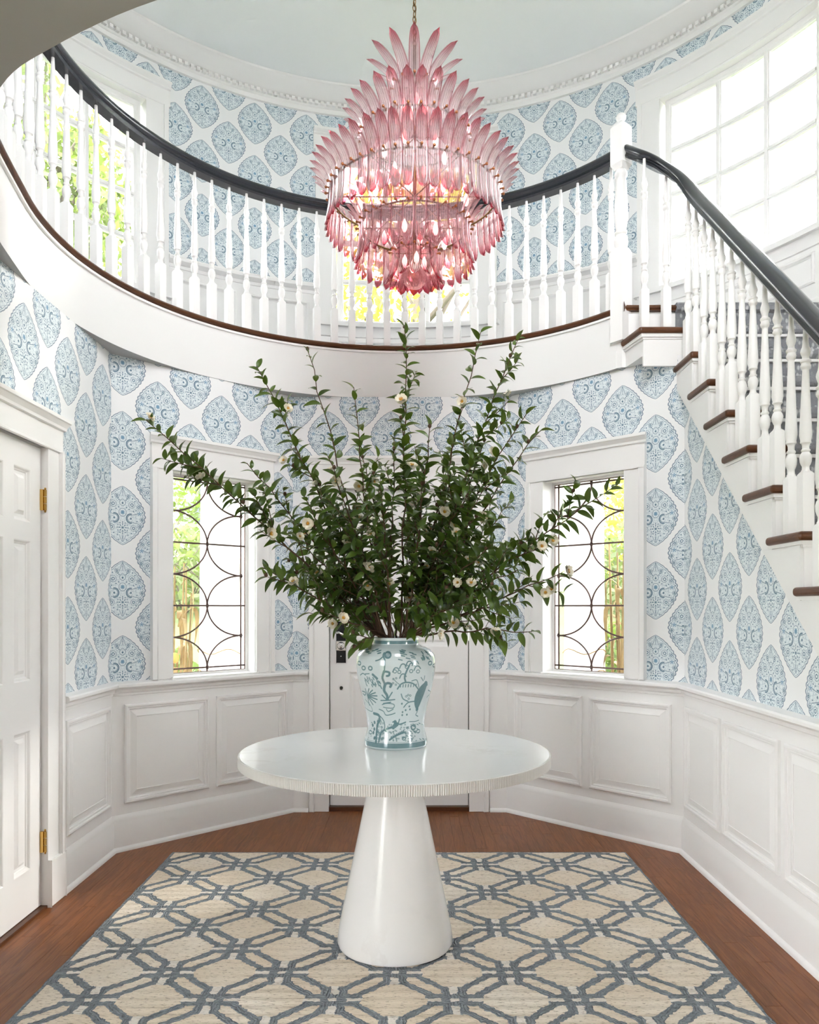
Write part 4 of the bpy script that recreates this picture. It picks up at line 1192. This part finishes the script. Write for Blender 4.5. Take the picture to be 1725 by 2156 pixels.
main = [
    (at(308, 885, 3.02), 'longest camellia branch arching far left across the left window', 1, .42, 1.3, 10, 5, .10, .17),
    (at(540, 770, 3.16), 'tall leafy branch leaning left toward the balcony', 2, .48, 1.25, 5, 2, .3, .14),
    (at(648, 738, 3.20), 'slim whip of a branch with small pale leaves beside the leaning left branch', 3, .62, .65, 1, 1, .2, .12),
    (at(745, 815, 3.10), 'upright branch topped by a fading white bloom left of the centre stem', 4, .45, .8, 2, 3, .2, .14),
    (at(852, 690, 3.14), 'tallest upright branch reaching up to the balcony edge', 5, .42, 1.25, 6, 2, .2, .13),
    (at(1012, 700, 3.18), 'tall thin branch right of centre with buds near its tip', 6, .55, .7, 1, 1, .2, .10),
    (at(1092, 712, 3.14), 'tall branch on the right with a forked leafy top', 7, .42, 1.25, 7, 2, .25, .16),
    (at(1110, 870, 3.06), 'upper right branch carrying a white bloom at its tip', 8, .4, 1.0, 4, 4, .25, .16),
    (at(1140, 905, 3.10), 'slender twiggy branch pointing up and right above the right window', 9, .45, .8, 3, 1, .2, .14),
    (at(1298, 1022, 3.00), 'longest right branch crossing the right leaded window', 10, .45, 1.1, 8, 4, .1, .15),
    (at(1185, 1205, 2.98), 'low right branch ending in three broad leaves before the right window', 11, .4, .85, 4, 3, .05, .14),
    (at(553, 1195, 2.98), 'low left branch ending in a drooping white bloom', 12, .36, 1.2, 7, 3, .05, .15),
    (at(520, 975, 3.14), 'upright left branch with large dark leaves before the left window casing', 13, .45, .95, 3, 1, .15, .14),
    (at(1120, 1330, 2.96), 'short branch drooping low to the right of the vase rim', 14, .3, 1.0, 3, 3, .25, .11),
    (at(650, 1290, 2.97), 'short branch drooping low to the left of the vase rim', 15, .3, .95, 3, 1, .30, .11),
    (at(742, 1365, 2.93), 'smallest sprig hanging beside the left of the vase neck', 16, .3, .9, 1, 0, .7, .07),
]
for tip, lab, sd, s0_, dn, tw, flw, lf, tl in main: branch(tip, lab, sd, s0_, dn, tw, flw, None, lf, tl)
fill = [(690, 960), (760, 935), (830, 920), (905, 900), (960, 915), (1020, 930), (640, 1045), (600, 1120), (720, 1060), (800, 1020), (880, 985), (950, 1000), (1030, 1010), (1075, 1060), (1110, 1130), (1090, 1200), (620, 1190), (680, 1150), (760, 1120), (860, 1090), (960, 1110), (1040, 1140), (1060, 1270), (700, 1230), (980, 1220), (780, 1230), (890, 1190), (940, 1285), (745, 1310), (660, 1000), (1000, 960), (850, 1280)]
for i, (px, py) in enumerate(fill):
    d = 3.12 + (-.26 if i % 3 == 0 else .24 if i % 3 == 1 else 0.0)*(1 if i % 2 else .75)
    row = 'upper' if py < 1000 else 'middle' if py < 1140 else 'lower'
    side = 'left' if px < 770 else 'right' if px > 950 else 'centre'
    lab = {'upper': 'leafy branch rising in the upper %s of the dense bouquet', 'middle': 'dark leafy branch in the middle height at the %s of the dense bouquet', 'lower': 'short leafy branch low at the %s of the dense bouquet near the vase rim'}[row] % side
    branch(at(px, py, d), lab, 100+i, .24, 1.1, 5, 1 if i % 2 else 2, 'bouquet branches %s %s' % (row, side), .3, .15)

# ------------------------------------------------------------------ chandelier
CX_, CY_ = 0.011, 3.50
CB = (CX_, CY_, 2.775)
ch = thing('chandelier', 'pink tiered glass chandelier of ribbed palm shaped leaves on a chain', 'chandelier', CB)
def glass_leaf(dr, dz, er, ez, W, tint0=.08):
    """ribbed glass blade: origin at its screw; y = outward, z = up"""
    rows_, tint_ = [], []
    NR_, NC = 15, 25
    ts = [-1+2*i/(NR_*2) for i in range(NR_*2+1)]
    vs, fs, tn, gv = [], [], [], []
    for t in ts:
        a = abs(t)
        if t >= 0: y, z = dr*a**1.9, dz*a
        else: y, z = er*a**2.2, -ez*a
        tip = math.sqrt(max(0, 1-a**9))
        w = W*(1-.16*a**2)*max(.12, tip) if t >= 0 else W*(1.04-.24*a**2)*max(.10, tip)
        for c in range(NC):
            u = -1+2*c/(NC-1)
            rib = .0016*math.cos(u*PI*6)
            vs.append((u*w, y - .010*u*u + rib + .002, z))
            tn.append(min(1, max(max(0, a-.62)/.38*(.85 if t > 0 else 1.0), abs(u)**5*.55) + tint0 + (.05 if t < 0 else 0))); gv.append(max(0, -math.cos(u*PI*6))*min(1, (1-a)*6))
    off = len(vs)
    for t_i, t in enumerate(ts):
        for c in range(NC):
            x, y, z = vs[t_i*NC+c]; vs.append((x*.97, y-.0045, z)); tn.append(tn[t_i*NC+c]); gv.append(0.0)
    n = len(ts)
    for i in range(n-1):
        for c in range(NC-1):
            q = (i*NC+c, i*NC+c+1, (i+1)*NC+c+1, (i+1)*NC+c)
            fs.append(q); fs.append(tuple(off+k for k in reversed(q)))
    for i in range(n-1):
        for c, fl in ((0, 0), (NC-1, 1)):
            q = (i*NC+c, (i+1)*NC+c, off+(i+1)*NC+c, off+i*NC+c); fs.append(q if fl else tuple(reversed(q)))
    me = bpy.data.meshes.new('glass_leaf'); me.from_pydata(vs, [], fs)
    at_ = me.attributes.new('tint', 'FLOAT', 'POINT'); at_.data.foreach_set('value', tn)
    at_ = me.attributes.new('refraction_line', 'FLOAT', 'POINT'); at_.data.foreach_set('value', gv)
    me.materials.append(M['pink']); me.polygons.foreach_set('use_smooth', [True]*len(me.polygons)); me.update()
    return me
screw = MB(); screw.lathe([(.0035, -.012), (.0035, .006), (.006, .008), (.0065, .012), (.004, .016)], 10)
SCREW = screw.mesh('screw', M['copper'], smooth=True)
#        R     z     n   dr    dz    er    ez    W
TIERS = [(.092, 3.690, 12, .125, .135, .010, .140, .0265),
         (.240, 3.464, 28, .086, .108, .015, .160, .0285),
         (.388, 3.194, 48, .084, .112, .018, .170, .0275),
         (.250, 3.051, 30, .062, .112, .024, .185, .0275),
         (.100, 2.936, 12, .044, .085, .034, .142, .0265)]
rc = random.Random(21)
for R1, z1_, n1_, dr, dz, er, ez, W in TIERS:
    me = glass_leaf(dr, dz, er, ez, W, .30 if R1 == .100 else .07)
    for k in range(n1_):
        a = 2*PI*(k+.5*(n1_ != 12))/n1_ - PI/2 + rc.uniform(-.006, .006)
        Mx = T((R1*math.cos(a), R1*math.sin(a), z1_-CB[2]+rc.uniform(-.004, .004))) @ RZ(a-PI/2) @ Matrix.Rotation(rc.uniform(-.03, .03), 4, 'Y')
        g = obj('glass_leaf', me, ch, Mx)
        obj('screw', SCREW, g, T((0, .004, 0)) @ Matrix.Rotation(-PI/2, 4, 'X'))
    m = MB(); rr = R1-.010
    m.tube([(rr*math.cos(2*PI*k/48), rr*math.sin(2*PI*k/48), z1_-CB[2]) for k in range(49)], .0045, 6)
    for k in range(6): m.tube([(0, 0, z1_-CB[2]), (rr*math.cos(PI*k/3), rr*math.sin(PI*k/3), z1_-CB[2])], .003, 5)
    m.build('frame_ring', M['bronze'], ch, smooth=True)
m = MB(); m.tube([(0, 0, .09), (0, 0, 3.88-CB[2])], .009, 8); m.build('centre_rod', M['bronze'], ch, smooth=True)
# ribbed glass ball at the foot
m = MB(); nn = 48
m.rings([[( (.055+.0022*math.cos(k*2*PI/nn*16))*math.sin(p)*math.cos(2*PI*k/nn), (.055+.0022*math.cos(k*2*PI/nn*16))*math.sin(p)*math.sin(2*PI*k/nn), .055-.055*math.cos(p)) for k in range(nn)] for p in [PI*j/14 for j in range(1, 14)]], True, True, True)
me = m.mesh('glass_ball', M['pink'], smooth=True); at_ = me.attributes.new('tint', 'FLOAT', 'POINT'); at_.data.foreach_set('value', [.28]*len(me.vertices))
obj('glass_ball', me, ch)
bulb = MB(); bulb.lathe([(.006, 0), (.011, .012), (.013, .026), (.009, .042), (.002, .056)], 10); BULB = bulb.mesh('bulb', M['bulb'], smooth=True)
for R1, z1_, n1_ in ((.05, 3.58, 4), (.14, 3.36, 6), (.25, 3.10, 10), (.14, 2.97, 6), (.045, 2.87, 4)):
    for k in range(n1_): obj('bulb', BULB, ch, T((R1*math.cos(2*PI*k/n1_+.2), R1*math.sin(2*PI*k/n1_+.2), z1_-CB[2])))
link = MB()
lp = [(.0085*math.sin(a)*1.0, 0, .0165*math.cos(a)) for a in [2*PI*k/16 for k in range(17)]]
link.tube(lp, .0024, 6, False); LINK = link.mesh('chain_link', M['bronze'], smooth=True)
zz = 3.89; k = 0
while zz < 5.43:
    obj('chain_link', LINK, ch, T((0, 0, zz-CB[2])) @ RZ(PI/2*(k % 2)+.6)); zz += .027; k += 1
m = MB(); m.tube([(.003, .003, 3.86-CB[2])] + [(.006*math.cos(q*1.9), .006*math.sin(q*1.9), 3.86-CB[2]+q*.05) for q in range(1, 31)], .0016, 5); m.build('electric_cord', M['bronze'], ch, smooth=True)
m = MB(); m.lathe([(.005, 5.415-CB[2]), (.03, 5.42-CB[2]), (.06, 5.44-CB[2]), (.065, 5.456-CB[2])], 24); m.build('ceiling_canopy', M['bronze'], ch, smooth=True)

# ------------------------------------------------------------------ outdoors
def gz(y): return -.12 if y < 6.7 else -.12 + (y-6.7)*.235
m = MB(); gy = [5.2, 6.7, 9, 12, 16, 24, 40]
m.rings([[(x, y, gz(y) if y > 6.75 else -.14) for x in (-40, -10, -4, 0, 4, 10, 40)] for y in gy], False)
m.add([(-40, -30, -.16), (40, -30, -.16), (40, 5.2, -.14), (-40, 5.2, -.14)], [(0, 1, 2, 3)])
struct(m.build('ground', M['ground'], smooth=True), 'sunlit lawn sloping up beyond the windows')
m = MB(); m.box(-3.2, 3.1, 5.05, 6.6, -.14, -.03)
struct(m.build('porch_floor', M['porch']), 'pale porch floor outside the front door')
for x, lab in ((-1.50, 'white round porch column seen through the left leaded window'), (1.345, 'white round porch column seen through the right leaded window')):
    o = thing('porch_column', lab, 'column', (x, 6.0, -.03))
    m = MB(); m.box(-.21, .21, -.21, .21, 0, .07); m.lathe([(.20, .07), (.205, .09), (.18, .12), (.165, .13)], 28); m.build('base', M['column'], o, smooth=True, angle=40)
    m = MB(); m.lathe([(.158, .12), (.158, .9), (.142, 2.5)], 32); m.build('shaft', M['column'], o, smooth=True, angle=40)
    m = MB(); m.lathe([(.142, 2.5), (.16, 2.52), (.16, 2.54), (.145, 2.56), (.18, 2.62)], 28); m.box(-.2, .2, -.2, .2, 2.62, 2.72); m.build('capital', M['column'], o, smooth=True, angle=40)
    for z_ in (.86, 1.02):
        m = MB(); m.tube([(.166*math.cos(2*PI*k/24), .166*math.sin(2*PI*k/24), z_+.02*math.sin(k)) for k in range(25)], .004, 5); m.build('twine', M['stalk'], o)
rk = random.Random(31)
for x, y, lab in ((-1.79, 5.86, 'bundle of dry corn stalks tied beside the left porch column'), (1.63, 5.90, 'bundle of dry corn stalks tied beside the right porch column')):
    o = thing('corn_stalk_bundle', lab, 'corn stalks', (x, y, -.03))
    for k in range(9):
        bx, by = rk.uniform(-.06, .06), rk.uniform(-.06, .06); H_ = rk.uniform(1.45, 2.05)
        m = MB(); tx, ty = bx*1.5+rk.uniform(-.05, .05), by*1.4
        m.tube([(bx, by, 0), ((bx+tx)/2, (by+ty)/2, H_*.5), (tx, ty, H_)], [.014, .012, .006], 6); m.build('stalk', M['stalk'], o, smooth=True)
    for k in range(30):
        z_ = rk.uniform(.35, 1.55); a = rk.uniform(0, 2*PI); L_ = rk.uniform(.25, .5); w = rk.uniform(.014, .03); dr_ = rk.uniform(.10, .2)
        m = MB(); P = []
        for i in range(8):
            t = i/7; r_ = .03+dr_*math.sin(t*2.2)*.8; zz = z_+.16*math.sin(t*2.4)-L_*t*t*1.1; ww = w*math.sin(PI*(.12+.86*t))
            P.append([(r_*math.cos(a)-ww*math.sin(a+t), r_*math.sin(a)+ww*math.cos(a+t), zz), (r_*math.cos(a)+ww*math.sin(a+t), r_*math.sin(a)-ww*math.cos(a+t), zz+.006)])
        m.rings(P, False); m.build('husk_leaf', M['stalk'], o, smooth=True)
    m = MB(); m.sphere((.01, -.10, .98), .035, 10, 7, 1.2); m.build('gourd', M['pumpkin'], o, smooth=True)
def foliage(n, centre_fn, size, seed):
    r = random.Random(seed); vs, fs = [], []
    for i in range(n):
        p = centre_fn(r); s = size*r.uniform(.5, 1.3)
        d = Vector((r.uniform(-1, 1), r.uniform(-1, 1), r.uniform(-1, 1))).normalized(); e = d.orthogonal().normalized()
        e = Matrix.Rotation(r.uniform(0, 6.28), 3, d) @ e; f = d.cross(e)
        k = len(vs); p = Vector(p)
        vs += [p-e*s, p-f*s*.45, p+e*s, p+f*s*.45]; fs.append((k, k+1, k+2, k+3))
    return MB().add(vs, fs)
def ell(r, c, R, hollow=.35):
    while True:
        q = Vector((r.uniform(-1, 1), r.uniform(-1, 1), r.uniform(-1, 1)))
        if hollow < q.length < 1: return (c[0]+q.x*R[0], c[1]+q.y*R[1], c[2]+q.z*R[2])
def shrub(x, y, R, mat, label, seed, n=900, size=.07):
    zb = gz(y); o = thing('shrub', label, 'shrub', (x, y, zb))
    f = foliage(n, lambda r: ell(r, (0, 0, R[2]*.95), R), size, seed).build('foliage', mat, o); f['kind'] = 'stuff'
    m = MB(); r = random.Random(seed)
    for k in range(7): m.tube([(0, 0, -.05), (r.uniform(-.4, .4)*R[0], r.uniform(-.4, .4)*R[1], R[2]*.7), (r.uniform(-.8, .8)*R[0], r.uniform(-.8, .8)*R[1], R[2]*1.5)], [.02, .014, .006], 5)
    m.build('stems', M['trunk'], o, smooth=True); return o
def tree(x, y, zc, R, mat, label, seed, n=2200, size=.11, clumps=16, trunk=.12, willow=False):
    zb = gz(y); o = thing('tree', label, 'tree', (x, y, zb)); r = random.Random(seed)
    cl = [ell(r, (0, 0, zc-zb), R, .15) for _ in range(clumps)]
    if willow:
        def fn(q):
            c = q.choice(cl); return (c[0]+q.gauss(0, .10), c[1]+q.gauss(0, .10), c[2]-abs(q.gauss(0, .9)))
    else:
        def fn(q):
            c = q.choice(cl); g = .26*max(R); return (c[0]+q.gauss(0, g), c[1]+q.gauss(0, g), c[2]+q.gauss(0, g*.8))
    f = foliage(n, fn, size, seed+1).build('foliage', mat, o); f['kind'] = 'stuff'
    m = MB(); zt_ = zc-zb
    m.tube([(0, 0, -.1), (.05, .02, zt_*.4), (-.05, 0, zt_*.8), (0, 0, zt_+R[2]*.5)], [trunk, trunk*.8, trunk*.5, trunk*.2], 8); m.build('trunk', M['trunk'], o, smooth=True)
    for c in cl:
        s_ = (0, 0, zt_*r.uniform(.55, .95)); mid = tuple((a+b_)/2+r.uniform(-.1, .1) for a, b_ in zip(s_, c))
        MB().tube([s_, mid, c], [trunk*.35, trunk*.22, trunk*.08], 5).build('branch', M['trunk'], o, smooth=True)
    return o
shrub(-2.75, 8.0, (.55, .45, .42), M['fol_green'], 'low clipped green bush seen at the foot of the left leaded window', 41)
shrub(-3.7, 12.5, (1.0, .7, .75), M['fol_pale'], 'grey green spreading shrub higher up the lawn through the left window', 42, 1300, .08)
shrub(-4.6, 14.5, (1.0, .8, 1.2), M['fol_green'], 'tall green shrub in front of the neighbouring house', 43, 1300, .09)
shrub(2.45, 8.6, (.55, .45, .45), M['fol_green'], 'rounded green bush low in the right leaded window', 44)
shrub(3.6, 12.5, (1.1, .7, .75), M['fol_pale'], 'twiggy pale shrub behind the lawn through the right window', 45, 1300, .08)
shrub(4.5, 14.5, (1.4, .8, 1.3), M['fol_yellow'], 'bright yellow autumn shrub high in the right leaded window', 46, 1700, .09)
tree(0.1, 10.5, 6.1, (1.7, .9, 1.5), M['fol_yellow'], 'yellow autumn tree beyond the upper window above the door', 51, 3200, .085)
tree(-4.6, 9.6, 7.0, (1.5, 1.2, 1.5), M['fol_green'], 'drooping green willow beyond the upper left window', 52, 4200, .085, 26, .13, True)
tree(4.1, 11.5, 5.2, (.8, .6, .55), M['fol_yellow'], 'small yellow tree peeping into the upper right window', 53, 900, .08, 10, .07)
hs = thing('house', 'pale neighbouring house with a dark roof glimpsed through the left window', 'house', (-5.6, 18.5, gz(18.5)))
m = MB(); m.box(-2.6, 2.6, -1.5, 1.5, -.4, 2.3); m.build('house_walls', M['house'], hs)
m = MB(); m.rings([[(-2.9, -1.8, 2.2), (-2.9, 1.8, 2.2), (-2.9, 0, 3.6)], [(2.9, -1.8, 2.2), (2.9, 1.8, 2.2), (2.9, 0, 3.6)]], True, True, True); m.build('house_roof', M['roof'], hs)
for x in (-1.7, -.2, 1.3):
    w_ = MB().box(x-.5, x+.5, -1.53, -1.49, .5, 1.8).build('house_window', M['glasspane_dark'], hs)
    MB().box(x-.02, x+.02, -1.55, -1.53, .5, 1.8).box(x-.5, x+.5, -1.55, -1.53, 1.13, 1.17).panel(x-.56, x+.56, .44, 1.86, [(0, -1.55), (.07, -1.55)], False).build('window_bars', M['house'], w_)
